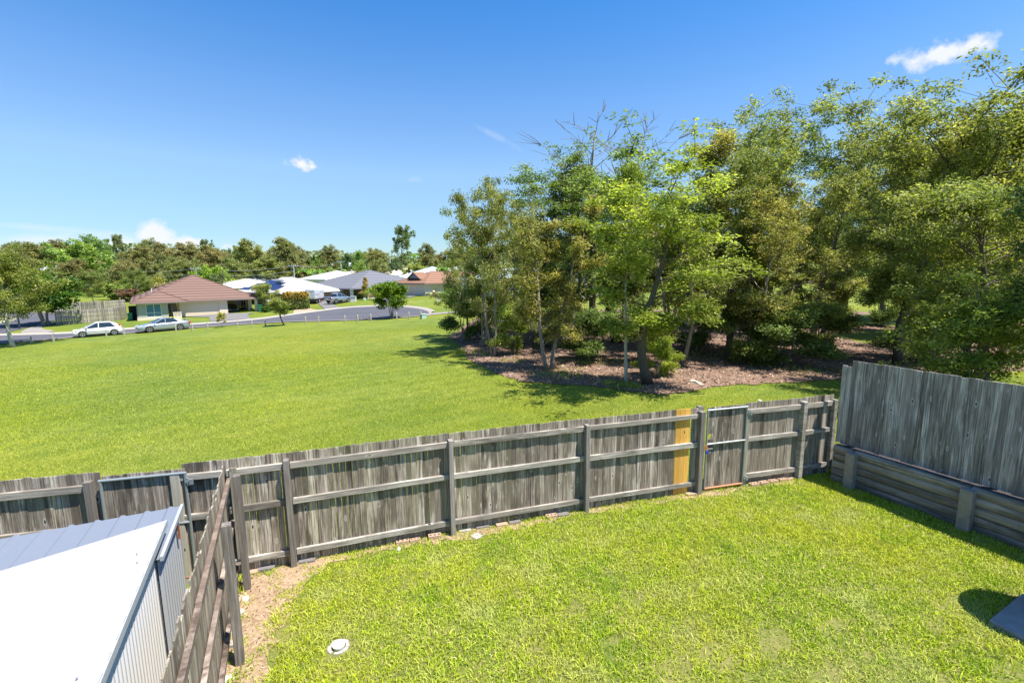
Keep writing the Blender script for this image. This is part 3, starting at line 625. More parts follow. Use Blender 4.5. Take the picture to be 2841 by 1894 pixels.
# inspection cap
c0 = Vector((*G(940, 1797, 0), 0)); cp = empty('inspection_cap', c0, label='round white drain cap in a broken concrete collar in the lawn', cat='drain cap')
mb = MB(); mb.lathe([(.066, 0), (.070, .045), (.078, .046), (.080, .062), (.072, .070), (.035, .071), (.0, .071)], 28); mb.build('lid', m['white'], cp, smooth=False)
mb = MB(); mb.box(-.035, .035, -.006, .006, .070, .077); mb.build('grip', m['white'], cp)
mb = MB(); n = 18
for k in range(n):
    if k in (5, 12): continue
    t0, t1 = 2 * math.pi * k / n, 2 * math.pi * (k + .97) / n; r1 = .135 + random.uniform(-.008, .008)
    q = [Vector((r * math.cos(t), r * math.sin(t), 0)) for r, t in ((.092, t0), (r1, t0), (r1, t1), (.092, t1))]; mb.prism(q, (0, 0, .028 + random.uniform(-.004, .004)))
mb.build('collar', m['paver'], cp)
def brick_mesh(holes=True):
    mb = MB(); L, W, H = .23, .11, .076
    if not holes: mb.box(-L / 2, L / 2, -W / 2, W / 2, 0, H); return mb
    mb.add([(x, y, z) for x in (-L / 2, L / 2) for y in (-W / 2, W / 2) for z in (0, H)], [(0, 1, 3, 2), (4, 6, 7, 5), (0, 4, 5, 1), (2, 3, 7, 6), (0, 2, 6, 4)])
    for j in range(3):
        cx = (j - 1) * L / 3; n = 16; hx, hy = L / 6, W / 2; ci, sq, lo = [], [], []
        for k in range(n):
            t = 2 * math.pi * (k + .5) / n; c_, s_ = math.cos(t), math.sin(t); f = min(hx / abs(c_), hy / abs(s_))
            ci.append((cx + .022 * c_, .026 * s_, H)); lo.append((cx + .022 * c_, .026 * s_, .01)); sq.append((cx + f * c_, f * s_, H))
        mb.add(ci + sq + lo, [(k, (k + 1) % n, n + (k + 1) % n, n + k) for k in range(n)] + [(k, 2 * n + k, 2 * n + (k + 1) % n, (k + 1) % n) for k in range(n)] + [tuple(2 * n + k for k in range(n))])
    return mb
protob = {}
def place(kind, px, py, rz, label, group=None, sink=.02, sc=1, cat='brick', tilt=0, name='brick'):
    x, y = G(px, py, 0.02)
    if kind not in protob:
        holes, mt = {'h': (True, 'brick'), 's': (False, 'brickd'), 'p': (False, 'paver'), 'b': (False, 'brick')}[kind]
        o = brick_mesh(holes).build(name, m[mt], fixn=False) if holes else brick_mesh(False).build(name, m[mt], bevel=.004); protob[kind] = o
    else: o = protob[kind].copy(); COL.objects.link(o); o.name = name
    for k in ('label', 'category', 'group'):
        if k in o: del o[k]
    o.location = (x, y, .02 - sink); o.rotation_euler = (tilt, 0, math.radians(rz)); o.scale = (sc, sc, sc); return tag(o, label, cat, group)
GB = 'bricks lying along the foot of the back fence'
place('h', 1117, 1506, 17, 'tan clay brick sunk in soil below the fence, leftmost of three near the second post', GB, .015)
place('h', 1151, 1500, 24, 'tan clay brick touching its left neighbour in the soil by the back fence', GB, .015, .8)
place('h', 1206, 1492, 16, 'tan three-hole brick just left of the second fence post', GB, .005)
place('s', 740, 1577, 16, 'dark grey brick half buried left of the first fence post', GB, .045, 1.1)
place('b', 696, 1588, 20, 'flat brown brick in the soil at the fence corner', GB, .05)
place('s', 852, 1556, 16, 'flat grey brick just right of the first fence post', GB, .05, 1.15)
place('s', 1338, 1461, 17, 'long dark brick flat on the soil right of the second post', GB, .05, 1.1)
place('p', 1290, 1471, 14, 'pale half-buried brick at the foot of the second post', GB, .05, 1.0)
place('b', 1392, 1456, 18, 'red brick flat on the soil, left one of a pair between second and third posts', GB, .04)
place('s', 1428, 1449, 18, 'dark red brick, right one of a pair between second and third posts', GB, .04)
place('h', 1530, 1434, 16, 'holed brick lying left of the third fence post', GB, .02)
place('s', 1562, 1429, 16, 'grey brick close left of the third fence post', GB, .035)
place('b', 1917, 1371, 12, 'flat brick at the foot of the gate post', GB, .04)
for k, (px, lb_) in enumerate(((2092, 'holed brick nearest the gate hinge in the row under the fence'), (2118, 'second holed brick from the gate hinge in the row'), (2144, 'third holed brick from the gate hinge in the row'), (2170, 'holed brick at the far end of the row from the gate'))): place('h', px, 1347 - k * 4.5, 16, lb_, GB, .01)
place('h', 2190, 1329, 30, 'loose brick left of the fence post near the right corner', GB, .03)
GS = 'bricks and stones along the side fence'
place('h', 654, 1676, 105, 'three-hole brick tilted against the side fence', GS, .0, 1.05, tilt=.2)
place('p', 655, 1708, 62, 'pale flat paver below the tilted brick at the side fence', GS, .045, 1.0, 'paver', name='paver')
place('p', 652, 1748, 100, 'pale paver half hidden by the second side post', GS, .04, .8, 'paver', name='paver')
place('p', 656, 1780, 100, 'pale brick by the foot of the second side post', GS, .02, .9, 'paver', name='paver')
place('p', 1322, 1487, 48, 'square pale paver lying on the soil near the second fence post', None, .058, 1.0, 'paver', name='paver').scale = (.75, 1.55, 1)
def rock(px, py, sx, sy, sz, mt, label, cat='stone', seed=1, name='stone', z=0.02):
    bm = bmesh.new(); bmesh.ops.create_icosphere(bm, subdivisions=2, radius=1); r = random.Random(seed)
    for v in bm.verts: v.co *= 1 + r.uniform(-.22, .22)
    for v in bm.verts: v.co = Vector((v.co.x * sx, v.co.y * sy, max(v.co.z, -.3) * sz))
    me = bpy.data.meshes.new(name); bm.to_mesh(me); bm.free(); me.materials.append(m[mt]); o = bpy.data.objects.new(name, me); COL.objects.link(o)
    p = g(px, py); o.location = (p.x, p.y, p.z + z); o.rotation_euler.z = seed; return tag(o, label, cat)
rock(680, 1664, .085, .055, .03, 'stone', 'flat yellow stone beside the tilted brick at the side fence', seed=2)
rock(628, 1886, .09, .07, .03, 'stone', 'pinkish stone at the bottom end of the side fence', seed=3)
rock(1107, 1528, .035, .03, .05, 'white', 'small white stone in the grass edge below the tan bricks', seed=4)
rock(1930, 1064, .45, .16, .12, 'stone', 'pale rock lying on the mulch in front of the wood', seed=5)
rock(2107, 1113, .07, .05, .05, 'leaflitterbottle' if False else 'white', 'small pale litter on the park grass above the gate', 'litter', seed=6, name='litter')
rock(2484, 1463, .03, .02, .01, 'brick', 'brown dead leaf on the lawn near the retaining wall', 'leaf', seed=8, name='dead_leaf')
# unseen tank added on the slab outside the view, to cast its shadow in
tk = o + Vector((*e1, 0)) * 1.05 + Vector((*e2, 0)) * .75; TK = tk
t_ = empty('shadow_caster_tank', (tk.x, tk.y, .08), label='unseen round green tank added to cast shadow over the slab', cat='tank')
mb = MB(); pr = [(.62, 0)]
for k in range(12): pr += [(.62, .02 + k * .13), (.60, .09 + k * .13)]
pr += [(.62, 1.62)]; mb.lathe(pr, 32); mb.build('tank_wall', simple('green_tank', (.12, .18, .13), .5), t_, smooth=False)
mb = MB(); mb.lathe([(.63, 1.6), (.62, 1.66), (.3, 1.78), (.2, 1.79), (.2, 1.84), (0, 1.85)], 32); mb.build('tank_top', m['shed_blue'], t_)
# ================================================================== GRASS
def in_view(P, margin=1.25):
    V = np.column_stack([P[:, 0], P[:, 1], P[:, 2] - CAM_H]) @ R      # camera coordinates
    return (np.abs(V[:, 0] / V[:, 2]) < 1.093 * margin) & (V[:, 1] / V[:, 2] < .728 * margin) & (V[:, 2] > 0)
def blades(name, P, hgt, wid, mat, lean=.5, two=True):
    n = len(P); a = rng.uniform(0, 2 * np.pi, n); h = hgt * rng.uniform(.55, 1.25, n); w = wid * rng.uniform(.7, 1.2, n)
    la = rng.uniform(0, 2 * np.pi, n); ln = np.abs(rng.normal(0, lean, n)) * h
    sx, sy = np.cos(a) * w / 2, np.sin(a) * w / 2; lx, ly = np.cos(la) * ln, np.sin(la) * ln
    B = P; z = np.zeros(n)
    if two:
        v = np.stack([B + np.stack([-sx, -sy, z], 1), B + np.stack([sx, sy, z], 1), B + np.stack([sx * .9 + lx * .35, sy * .9 + ly * .35, h * .62], 1), B + np.stack([-sx * .9 + lx * .35, -sy * .9 + ly * .35, h * .62], 1), B + np.stack([lx, ly, h * (1 - .35 * np.minimum(1, ln / h))], 1)], 1).reshape(-1, 3)
        i = np.arange(n) * 5; F = [np.stack([i, i + 1, i + 2, i + 3], 1), np.stack([i + 3, i + 2, i + 4], 1)]; var = rng.random(n); var = np.concatenate([var, np.clip(var + .06, 0, 1)])
    else:
        v = np.stack([B + np.stack([-sx, -sy, z], 1), B + np.stack([sx, sy, z], 1), B + np.stack([lx, ly, h], 1)], 1).reshape(-1, 3); i = np.arange(n) * 3; F = [np.stack([i, i + 1, i + 2], 1)]; var = rng.random(n)
    return tag(np_mesh(name, v, F, mat, var), kind='stuff')
def vnoise(P, s, seed):
    r = np.random.default_rng(seed); o = 0
    for k in range(6):
        a = r.uniform(0, 6.28); f = s * r.uniform(.6, 1.7); o = o + np.sin((P[:, 0] * math.cos(a) + P[:, 1] * math.sin(a)) * f + r.uniform(0, 6.28))
    return o / 6
n = 440000
P = np.stack([rng.uniform(-5, 10, n), rng.uniform(2.4, 11, n)], 1); P = P[pip(P, YARD)]; P = P[pip(P, [(q.x, q.y) for q in P4]) == False]
soil = pip(P + rng.normal(0, .11, P.shape) + .30 * np.stack([vnoise(P, 8, 1), vnoise(P, 8, 2)], 1), SOIL)
cl = vnoise(P, 14, 3); keep = (~soil) | ((rng.random(len(P)) < .32) & (cl > .12))
thin = (vnoise(P, 5, 4) * .5 + vnoise(P, 16, 5) * .6 + np.clip((6.6 - P[:, 1]) / 5, -.3, .55) * np.clip((P[:, 0] + 1) / 4, 0, 1)); keep &= rng.random(len(P)) > np.clip(thin * 1.25 + .05, 0, .85)
keep &= ~((np.hypot(P[:, 0] - c0.x, P[:, 1] - c0.y) < .17) & (rng.random(len(P)) < .97))
P = P[keep]; P3 = np.column_stack([P, np.full(len(P), .012)]); P3 = P3[in_view(P3)]
tall = np.clip(.062 + .024 * vnoise(P3, 3, 6) + .02 * vnoise(P3, 11, 7), .04, .14)
blades('lawn_grass', P3, tall, .0105, m['blade'], .85)
# tufts that stand up along the fence foot
Q = []
for px, py in ((1140, 1492), (1165, 1488), (1190, 1484), (1215, 1480), (1240, 1478), (1262, 1482), (1240, 1477), (1395, 1452), (1412, 1450), (1560, 1421), (1618, 1412), (1905, 1368), (2100, 1335), (2130, 1330), (2165, 1324), (2215, 1322), (2300, 1316), (655, 1730), (650, 1722), (640, 1745), (1075, 1508), (560 + 100, 1650)):
    x, y = G(px, py, 0); Q += [(x + random.gauss(0, .035), y + random.gauss(0, .03), .02) for _ in range(16)]
blades('fence_grass', np.array(Q), .20, .012, m['blade'], .35)
ROADX = [(p[0], p[1]) for p in [(q.x, q.y) for q in offset(near, -.35)]] + [(-5, 70), (-5, 95), (-120, 95), (-120, 40)]
# park grass beyond the fence: finer with distance, meshes into the textured ground
fence_line = [PF, PM, PN, PL, PA, PB, PC, PG, PR, PD, PE]
def beyond(P, d=.25):
    y = np.interp(P[:, 0], [p.x for p in fence_line] + [20], [p.y + d for p in fence_line] + [12.5]); return P[:, 1] > y
for y0, y1, n, h, w in ((5, 12.5, 170000, .05, .013), (12.5, 18, 150000, .045, .019), (18, 30, 160000, .045, .03), (30, 44, 60000, .04, .04)):
    P = np.stack([rng.uniform(-y1 * 1.25, y1 * 1.05, n), rng.uniform(y0, y1, n)], 1); P = P[beyond(P) & ~pip(P + rng.normal(0, .09, P.shape), MULCH)]; P = P[~pip(P, ROADX)] if y0 >= 30 else P
    P3 = np.column_stack([P, T(P[:, 0], P[:, 1])]); P3 = P3[in_view(P3, 1.15)]
    blades('park_grass', P3, h * (1 + .3 * vnoise(P3, 1.2, 8)), w, m['blade2'], 1.1, False)
# crumbs, dead leaves and straw on the bare soil
n = 9000; P = np.stack([rng.uniform(-4.7, 6.8, n), rng.uniform(1.6, 10.4, n)], 1); P = P[pip(P, SOIL)]; k = len(P); a = rng.uniform(0, 6.28, k); l = rng.uniform(.008, .03, k)
u = np.stack([np.cos(a) * l, np.sin(a) * l, rng.normal(0, .004, k)], 1); w = np.stack([-np.sin(a) * l * .4, np.cos(a) * l * .4, rng.normal(0, .004, k)], 1); P3 = np.column_stack([P, np.full(k, .034)])
v = np.stack([P3 - u, P3 - w, P3 + u, P3 + w], 1).reshape(-1, 3); i = np.arange(k) * 4; tag(np_mesh('soil_crumbs', v, [np.stack([i, i + 1, i + 2, i + 3], 1)], m['litter'], rng.random(k)), kind='stuff')
# leaf litter and low weeds on the mulch
n = 60000; yy = rng.uniform(19.3, 42, n) ** 1.0; P = np.stack([rng.uniform(-6, 34, n), yy], 1); P = P[pip(P + rng.normal(0, .15, P.shape), MULCH)]
P3 = np.column_stack([P, T(P[:, 0], P[:, 1]) + .03]); P3 = P3[in_view(P3, 1.15)]; P3 = P3[rng.random(len(P3)) < np.clip(24 / P3[:, 1], 0, 1) ** 1.5]
k = len(P3); a = rng.uniform(0, 6.28, k); l = rng.uniform(.03, .09, k) * (P3[:, 1] / 22) ** .7; u = np.stack([np.cos(a) * l, np.sin(a) * l, rng.normal(0, .018, k)], 1); w = np.stack([-np.sin(a) * l * .45, np.cos(a) * l * .45, rng.normal(0, .015, k)], 1)
v = np.stack([P3 - u, P3 - w, P3 + u, P3 + w], 1).reshape(-1, 3); v[:, 2] += .012; i = np.arange(k) * 4
tag(np_mesh('leaf_litter', v, [np.stack([i, i + 1, i + 2, i + 3], 1)], m['litter'], rng.random(k)), kind='stuff')
Q = []
for px, py, s, c in ((1740, 1072, .45, 260), (1700, 1066, .35, 120), (1560, 1040, .9, 260), (1420, 1000, .5, 90), (1340, 985, .6, 80), (1640, 1005, .8, 200), (1900, 985, .8, 160), (2120, 1010, .8, 160), (2240, 1030, .9, 200), (1310, 975, .5, 90), (2050, 1000, .6, 110)):
    p = g(px, py); Q += [(p.x + random.gauss(0, s), p.y + random.gauss(0, s * .8), p.z) for _ in range(c)]
blades('weeds', np.array(Q), .16, .035, m['blade2'], .6)
# ================================================================== TREES
def gen_tree(seed, H=10, clear=.3, spread=2.4, r0=.14, nlimb=12, nsub=4, clump=150, crad=.42, leaf=(.165, .068), profile='open', lean=0, stems=1, droop=.45, sub_tri=6, wob=.3, top=.93, flat=.9, upang=.9):
    r = np.random.default_rng(seed); mb = MB(); C = []
    def bend(p, d, L, k, up, wb):
        pts = [p]; d = np.array(d, float); d /= np.linalg.norm(d)
        for i in range(k):
            d = d + r.normal(0, wb, 3) * .5 + np.array([0, 0, up]) / k; d /= np.linalg.norm(d); pts.append(pts[-1] + d * L / k)
        return pts
    for st in range(stems):
        az = r.uniform(0, 6.28); ld = np.array([math.cos(az), math.sin(az), 0]) * (lean + (.22 if stems > 1 else 0)); base = np.array([math.cos(az), math.sin(az), 0]) * (.12 if stems > 1 else 0)
        Hs = H * top * r.uniform(.88, 1) if st else H * top
        k = 9; tp = [base + np.array([0, 0, -.25])]; d = np.array([ld[0], ld[1], 1.0])
        for i in range(k):
            d = d + np.array([*r.normal(0, .04 + wob * .13, 2), 0]); d[:2] *= .8; dd = d / np.linalg.norm(d); tp.append(tp[-1] + dd * (Hs + .25) / k)
        tr = [r0 * (1 - .86 * (i / k) ** .9) * (1.25 if i == 0 else 1) / (1.3 if stems > 1 else 1) for i in range(k + 1)]
        mb.tube(tp, tr, 8); TP = np.array(tp)
        def tpos(t): f = t * k; i = min(int(f), k - 1); return TP[i] + (TP[i + 1] - TP[i]) * (f - i), tr[i] + (tr[min(i + 1, k)] - tr[i]) * (f - i)
        nl = nlimb // stems
        for j in range(nl):
            t = clear + (1 - clear) * ((j + r.uniform(.1, .9)) / nl) ** .9; t = min(t, .985); p, rr = tpos(t); q = (t - clear) / (1 - clear)
            prof = {'open': .55 + .75 * math.sin(math.pi * min(1, q * .8 + .15)) * r.uniform(.6, 1.2), 'round': math.sqrt(max(.08, 1 - (2 * q - .85) ** 2)), 'cone': 1.08 - q, 'top': .25 + .9 * q, 'col': .8 - .35 * q}[profile]
            L = spread * prof * r.uniform(.75, 1.1); a = j * 2.4 + r.uniform(-.5, .5); el = upang * (.25 + .75 * q) + r.uniform(-.15, .25)
            d = np.array([math.cos(a) * math.cos(el), math.sin(a) * math.cos(el), math.sin(el)]); lp = bend(p, d, L, 5, .35, wob); lr = max(.012, min(rr * .55, .02 * L + .012))
            mb.tube(lp, [lr * (1 - .8 * i / 5) for i in range(6)], 5, cap=False); C.append((lp[-1], 1)); C.append((lp[3], .5) if profile != 'round' else (lp[3], .9))
            for s in range(nsub):
                f = r.integers(2, 6); p2 = lp[f]; d2 = (lp[f] - lp[f - 1]); d2 = d2 / np.linalg.norm(d2) + r.normal(0, .65, 3); sp = bend(p2, d2, L * r.uniform(.25, .6), 3, .25, wob)
                mb.tube(sp, [max(lr * .5, .012), max(lr * .4, .010), .008, .005], 4, cap=False); C.append((sp[-1], .9))
                if r.random() < .5: C.append((sp[1], .4))
        C.append((tp[-1], 1)); C.append((tp[-1] + np.array([.2, .1, -.3]), .8)); C.append((tp[-2], .8))
    cs = []; ds = []; cv = []
    for c, wgt in C:
        n = int(clump * wgt * r.uniform(.5, 1.3)); q = r.normal(0, 1, (n, 3)); q /= np.linalg.norm(q, axis=1)[:, None]; q *= (r.random(n) ** .62)[:, None] * crad * r.uniform(.7, 1.25); q[:, 2] *= flat
        cs.append(np.array(c) + q); dd = q / crad * .8 + r.normal(0, .7, (n, 3)); dd[:, 2] -= droop; ds.append(dd); cv.append(np.full(n, r.uniform(0, .45)))
    cs = np.concatenate(cs); ds = np.concatenate(ds); cv = np.concatenate(cv); ds /= np.linalg.norm(ds, axis=1)[:, None]
    n = len(cs); sd = np.cross(ds, r.normal(0, 1, (n, 3)) + np.array([0, 0, 1.1])); sd /= np.linalg.norm(sd, axis=1)[:, None] + 1e-9
    l = leaf[0] * r.uniform(.6, 1.3, n)[:, None]; w = leaf[1] * r.uniform(.7, 1.2, n)[:, None]
    V = np.stack([cs - ds * l / 2, cs + sd * w / 2, cs + ds * l / 2, cs - sd * w / 2], 1).reshape(-1, 3); i = np.arange(n) * 4
    var = np.clip(cv + r.random(n) * .55, 0, 1)
    return mb, V, np.stack([i, i + 1, i + 2, i + 3], 1), var, n
PROTO = {}; NL = [0]
def proto(key, bark, leafm, **k):
    mb, V, F, var, n = gen_tree(**k); NL[0] += n
    r = empty('tree', (0, 0, 0)); t = mb.build('trunk', m[bark], r, smooth=True, fixn=False)
    c = np_mesh('crown', V, [F], m[leafm], var, parent=r) if n > 50 else None
    hh = V[:, 2].max() * .985 if n > 50 else k.get('H', 10); ww = np.percentile(np.hypot(V[:, 0], V[:, 1]), 96) if n > 50 else k.get('spread', 2)
    PROTO[key] = (r, hh, ww); return r
proto('gum1', 'bark_b', 'leaf', seed=1, H=11, clear=.2, spread=2.9, r0=.15, nlimb=20, nsub=8, clump=110, crad=0.46)
proto('gum2', 'bark_b', 'leaf', seed=2, H=11, clear=.2, spread=2.6, r0=.13, nlimb=20, nsub=8, clump=120, crad=0.44, stems=2)
proto('gum3', 'bark_d', 'leaf', seed=3, H=12, clear=.28, spread=3.1, r0=.19, nlimb=22, nsub=8, clump=108, crad=0.48, profile='top')
proto('gum4', 'bark_b', 'leaf', seed=4, H=11, clear=.15, spread=2.3, r0=.16, nlimb=24, nsub=7, clump=100, crad=0.44, profile='col', stems=2)
proto('gum5', 'bark_d', 'leaf', seed=9, H=12, clear=.42, spread=3.2, r0=.20, nlimb=18, nsub=9, clump=108, crad=0.47, profile='top', lean=.12)
proto('birch', 'bark_w', 'leaf', seed=5, H=11, clear=.55, spread=1.6, r0=.11, nlimb=14, nsub=7, clump=100, crad=0.40, wob=.12)
proto('shrub', 'bark_b', 'leaf', seed=6, H=3.4, clear=.08, spread=1.3, r0=.05, nlimb=18, nsub=4, clump=150, crad=.40, stems=3, profile='round', leaf=(.13, .06))
proto('bush', 'bark_d', 'leaf', seed=41, H=5, clear=.1, spread=2.2, r0=.09, nlimb=30, nsub=7, clump=110, crad=.40, stems=3, profile='round', leaf=(.13, .055))
proto('dead', 'bark_b', 'leaf', seed=7, H=12, clear=.45, spread=2.0, r0=.14, nlimb=16, nsub=7, clump=1, crad=.3)
proto('big', 'bark_d', 'leaf', seed=8, H=12, clear=.26, spread=4.4, r0=.24, nlimb=30, nsub=9, clump=150, crad=.54, profile='round', upang=.75)
proto('broad', 'bark_b', 'leafb', seed=12, H=5, clear=.36, spread=1.8, r0=.10, nlimb=34, nsub=5, clump=80, crad=.42, profile='round', leaf=(.22, .13), stems=3, droop=.6, upang=.7)
proto('street', 'bark_w', 'leaf', seed=13, H=8, clear=.30, spread=2.7, r0=.13, nlimb=26, nsub=5, clump=150, crad=.6, wob=.08, profile='round', leaf=(.2, .07), droop=.9)
proto('sapling', 'bark_b', 'leaf', seed=14, H=1.9, clear=.42, spread=.5, r0=.025, nlimb=12, nsub=3, clump=45, crad=.18, leaf=(.13, .05), droop=.8)
proto('twin', 'bark_d', 'leaf', seed=33, H=3.1, clear=.55, spread=.75, r0=.07, nlimb=18, nsub=4, clump=80, crad=.3, profile='round', leaf=(.12, .06), stems=2, lean=.25)
FK = dict(leaf=(.46, .28))
proto('far_gum', 'bark_w', 'leaff', seed=21, H=14, clear=.3, spread=4.3, r0=.25, nlimb=24, nsub=5, clump=90, crad=1.0, profile='open', **FK)
proto('far_gum2', 'bark_w', 'leaff', seed=22, H=15, clear=.35, spread=3.8, r0=.28, nlimb=24, nsub=5, clump=95, crad=1.05, profile='open', flat=.75, **FK)
proto('far_round', 'bark_d', 'leaff', seed=23, H=10, clear=.15, spread=4.6, r0=.3, nlimb=30, nsub=5, clump=75, crad=.9, profile='round', upang=.7, **FK)
proto('far_tall', 'bark_d', 'leaff', seed=24, H=18, clear=.3, spread=3.4, r0=.3, nlimb=22, nsub=4, clump=70, crad=.8, profile='open', **FK)
proto('far_bush', 'bark_d', 'leaff', seed=25, H=5, clear=.06, spread=3.2, r0=.14, nlimb=24, nsub=4, clump=60, crad=.7, profile='round', stems=3, **FK)
proto('cone', 'bark_b', 'leaff', seed=26, H=5, clear=.05, spread=1.3, r0=.08, nlimb=34, nsub=4, clump=40, crad=.34, profile='cone', leaf=(.16, .09))
print('leaves', NL[0])
used = set()
def tree(key, base, hgt, wid, rz, tint, name, label, cat, group=None, leanx=0):
    """base: world point; hgt metres, wid: crown width in metres"""
    r0, hh, ww = PROTO[key]
    c = r0 if key not in used else copy_tree(r0)
    used.add(key); s = wid / 2 / ww; c.name = name; c.location = base; c.rotation_euler = (0, leanx, rz); c.scale = (s, s, hgt / hh)
    for ch in c.children: ch.color = (*tint, 1)
    for k in ('group', 'label', 'category'):
        if k in c: del c[k]
    return tag(c, label, cat, group)
def tree_px(key, bx, by, topy, wpx, rz, tint, name, label, cat='tree', group=None, leanx=0):
    b = g(bx, by); sc = b.y / FPX
    lo, hi = .2, 40
    for _ in range(40):
        mid = (lo + hi) / 2
        if proj((b.x, b.y, b.z + mid))[1] > topy: lo = mid
        else: hi = mid
    return tree(key, b, lo, wpx * sc, rz, tint, name, label, cat, group, leanx)
GW = 'gum trees of the wood beyond the lawn'
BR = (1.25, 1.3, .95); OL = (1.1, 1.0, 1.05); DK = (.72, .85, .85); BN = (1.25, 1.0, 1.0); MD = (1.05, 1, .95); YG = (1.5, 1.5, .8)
W_ = [ # key, base px, base py, top py, crown width px, rz, tint, label
 ('gum2', 1367, 990, 495, 215, .3, OL, 'slender twin-stemmed gum at the left end of the wood'),
 ('gum1', 1300, 935, 640, 130, 2.3, MD, 'low leaning gum at the far left edge of the wood'),
 ('gum3', 1500, 925, 425, 230, 1.1, DK, 'tall dark gum rising behind the twin-stemmed gum'),
 ('gum4', 1525, 1028, 535, 200, .9, BN, 'olive-brown gum on the mulch left of the white-barked tree'),
 ('birch', 1738, 1062, 440, 150, .2, BR, 'slim tree with a smooth white trunk at the front edge of the mulch'),
 ('gum3', 1800, 1066, 455, 350, .6, (1.35, 1.35, .85), 'big bright green gum with paired dark trunks in the front middle of the wood'),
 ('gum3', 1715, 950, 430, 330, .5, DK, 'gum with a thick black trunk behind the white-barked tree'),
 ('dead', 1640, 930, 330, 230, .4, MD, 'bare twiggy treetop standing above the wood'),
 ('dead', 1730, 925, 325, 200, 2.4, MD, 'second bare twiggy treetop beside the black-trunked gum'),
 ('gum1', 1600, 935, 430, 250, 4.0, OL, 'grey-green gum filling the gap behind the olive-brown gum'),
 ('gum5', 2017, 992, 300, 300, 1.9, MD, 'straight thin-trunked gum right of the bright green gum'),
 ('gum4', 1935, 960, 420, 240, 5.0, BN, 'brownish gum between the bright green gum and the thin-trunked gum'),
 ('gum1', 2112, 1003, 480, 260, .0, BN, 'leaning gum with rusty brown leaves in the middle of the wood'),
 ('gum5', 2235, 908, 255, 330, 3.1, DK, 'tall dark-topped gum with a thick black trunk behind the rusty gum'),
 ('gum3', 2130, 930, 262, 260, 4.4, MD, 'high green gum at the back of the wood left of the highest one'),
 ('gum5', 2330, 900, 255, 300, 5.2, MD, 'airy gum with an umbrella top behind the tall side fence'),
 ('gum3', 2495, 1010, 215, 330, .7, OL, 'highest gum of the wood with a wispy top below the small cloud'),
 ('gum1', 2446, 884, 330, 240, 1.2, DK, 'black-trunked gum standing on the green strip inside the wood'),
 ('big', 2570, 1008, 262, 540, .4, (1.25, 1.1, 1.0), 'broad many-branched tree filling the right side above the tall fence'),
 ('gum4', 2700, 945, 290, 300, 1.4, OL, 'gum behind the broad tree near the right edge'),
 ('gum5', 2240, 955, 400, 260, .9, OL, 'open gum on the mulch left of the tall side fence'),
]
for k, bx, by, ty, wp, rz, tn, lb_ in W_: tree_px(k, bx, by, ty, wp * (1.4 if k != 'big' else 1.05), rz, tn, 'gum_tree' if k != 'dead' else 'dead_tree', lb_, 'tree', GW)
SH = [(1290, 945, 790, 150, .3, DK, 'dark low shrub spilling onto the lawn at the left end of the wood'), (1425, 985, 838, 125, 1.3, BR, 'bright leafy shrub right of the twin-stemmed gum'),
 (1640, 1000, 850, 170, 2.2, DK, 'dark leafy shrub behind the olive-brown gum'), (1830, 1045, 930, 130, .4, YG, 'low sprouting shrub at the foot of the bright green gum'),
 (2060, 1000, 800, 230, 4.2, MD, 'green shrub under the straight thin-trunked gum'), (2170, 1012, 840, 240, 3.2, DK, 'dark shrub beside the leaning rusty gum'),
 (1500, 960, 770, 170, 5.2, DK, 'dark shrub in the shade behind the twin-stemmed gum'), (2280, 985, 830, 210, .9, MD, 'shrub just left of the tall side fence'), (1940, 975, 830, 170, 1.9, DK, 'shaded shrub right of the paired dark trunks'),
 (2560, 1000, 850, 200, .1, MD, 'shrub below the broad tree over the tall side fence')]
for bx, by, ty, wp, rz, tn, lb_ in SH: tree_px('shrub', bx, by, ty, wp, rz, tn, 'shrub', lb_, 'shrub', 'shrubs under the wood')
# low leafy boughs in front, right
tree('bush', Vector((14.9, 14.2, -.1)), 5.0, 5.6, 2.0, (1.1, 1.1, .7), 'bushy_tree', 'yellow-green bushy tree right behind the tall side fence', 'tree')
tree('gum3', Vector((16.5, 14.5, 0)), 12.2, 5.4, 1.0, (.30, .42, .50), 'gum_tree', 'very tall dark tree cut by the right edge of the picture', 'tree')
tree('big', Vector((17.5, 17.0, 0)), 8.8, 8, 3.0, (1.1, 1.05, 1.0), 'gum_tree', 'spreading gum behind the yellow-green bushy tree', 'tree')
# background filling of the wood
GB2 = 'trees at the back of the wood'
FILL = [(1345, 960, 640, 190, 'gum4', OL, 'leafy middle-height gum behind the slender twin-stemmed gum'), (1430, 950, 560, 210, 'gum2', MD, 'half-hidden gum between the twin-stemmed gum and the tall dark one'), 
 (1880, 1010, 560, 260, 'gum4', OL, 'leafy olive gum right of the paired dark trunks'), 
 (2080, 975, 600, 260, 'gum4', MD, 'low-crowned gum in front of the rusty gum'),
 (2780, 980, 330, 340, 'gum1', MD, 'gum at the right edge above the yellow-green bushy tree')]
for bx, by, ty, wp, key, tn, lb_ in FILL: tree_px(key, bx, by, ty, wp * 1.1, bx * .7, tn, 'gum_tree', lb_, 'tree', GW)
SO = ['first', 'second', 'third', 'fourth', 'fifth', 'sixth', 'seventh', 'eighth', 'ninth', 'tenth', 'eleventh', 'twelfth', 'thirteenth']
for i_ in range(7):
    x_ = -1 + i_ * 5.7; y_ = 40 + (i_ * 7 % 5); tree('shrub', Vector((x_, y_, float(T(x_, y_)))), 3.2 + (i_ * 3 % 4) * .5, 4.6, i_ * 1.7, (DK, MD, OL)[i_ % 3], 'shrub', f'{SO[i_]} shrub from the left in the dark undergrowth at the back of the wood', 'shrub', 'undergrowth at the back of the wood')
k = 0
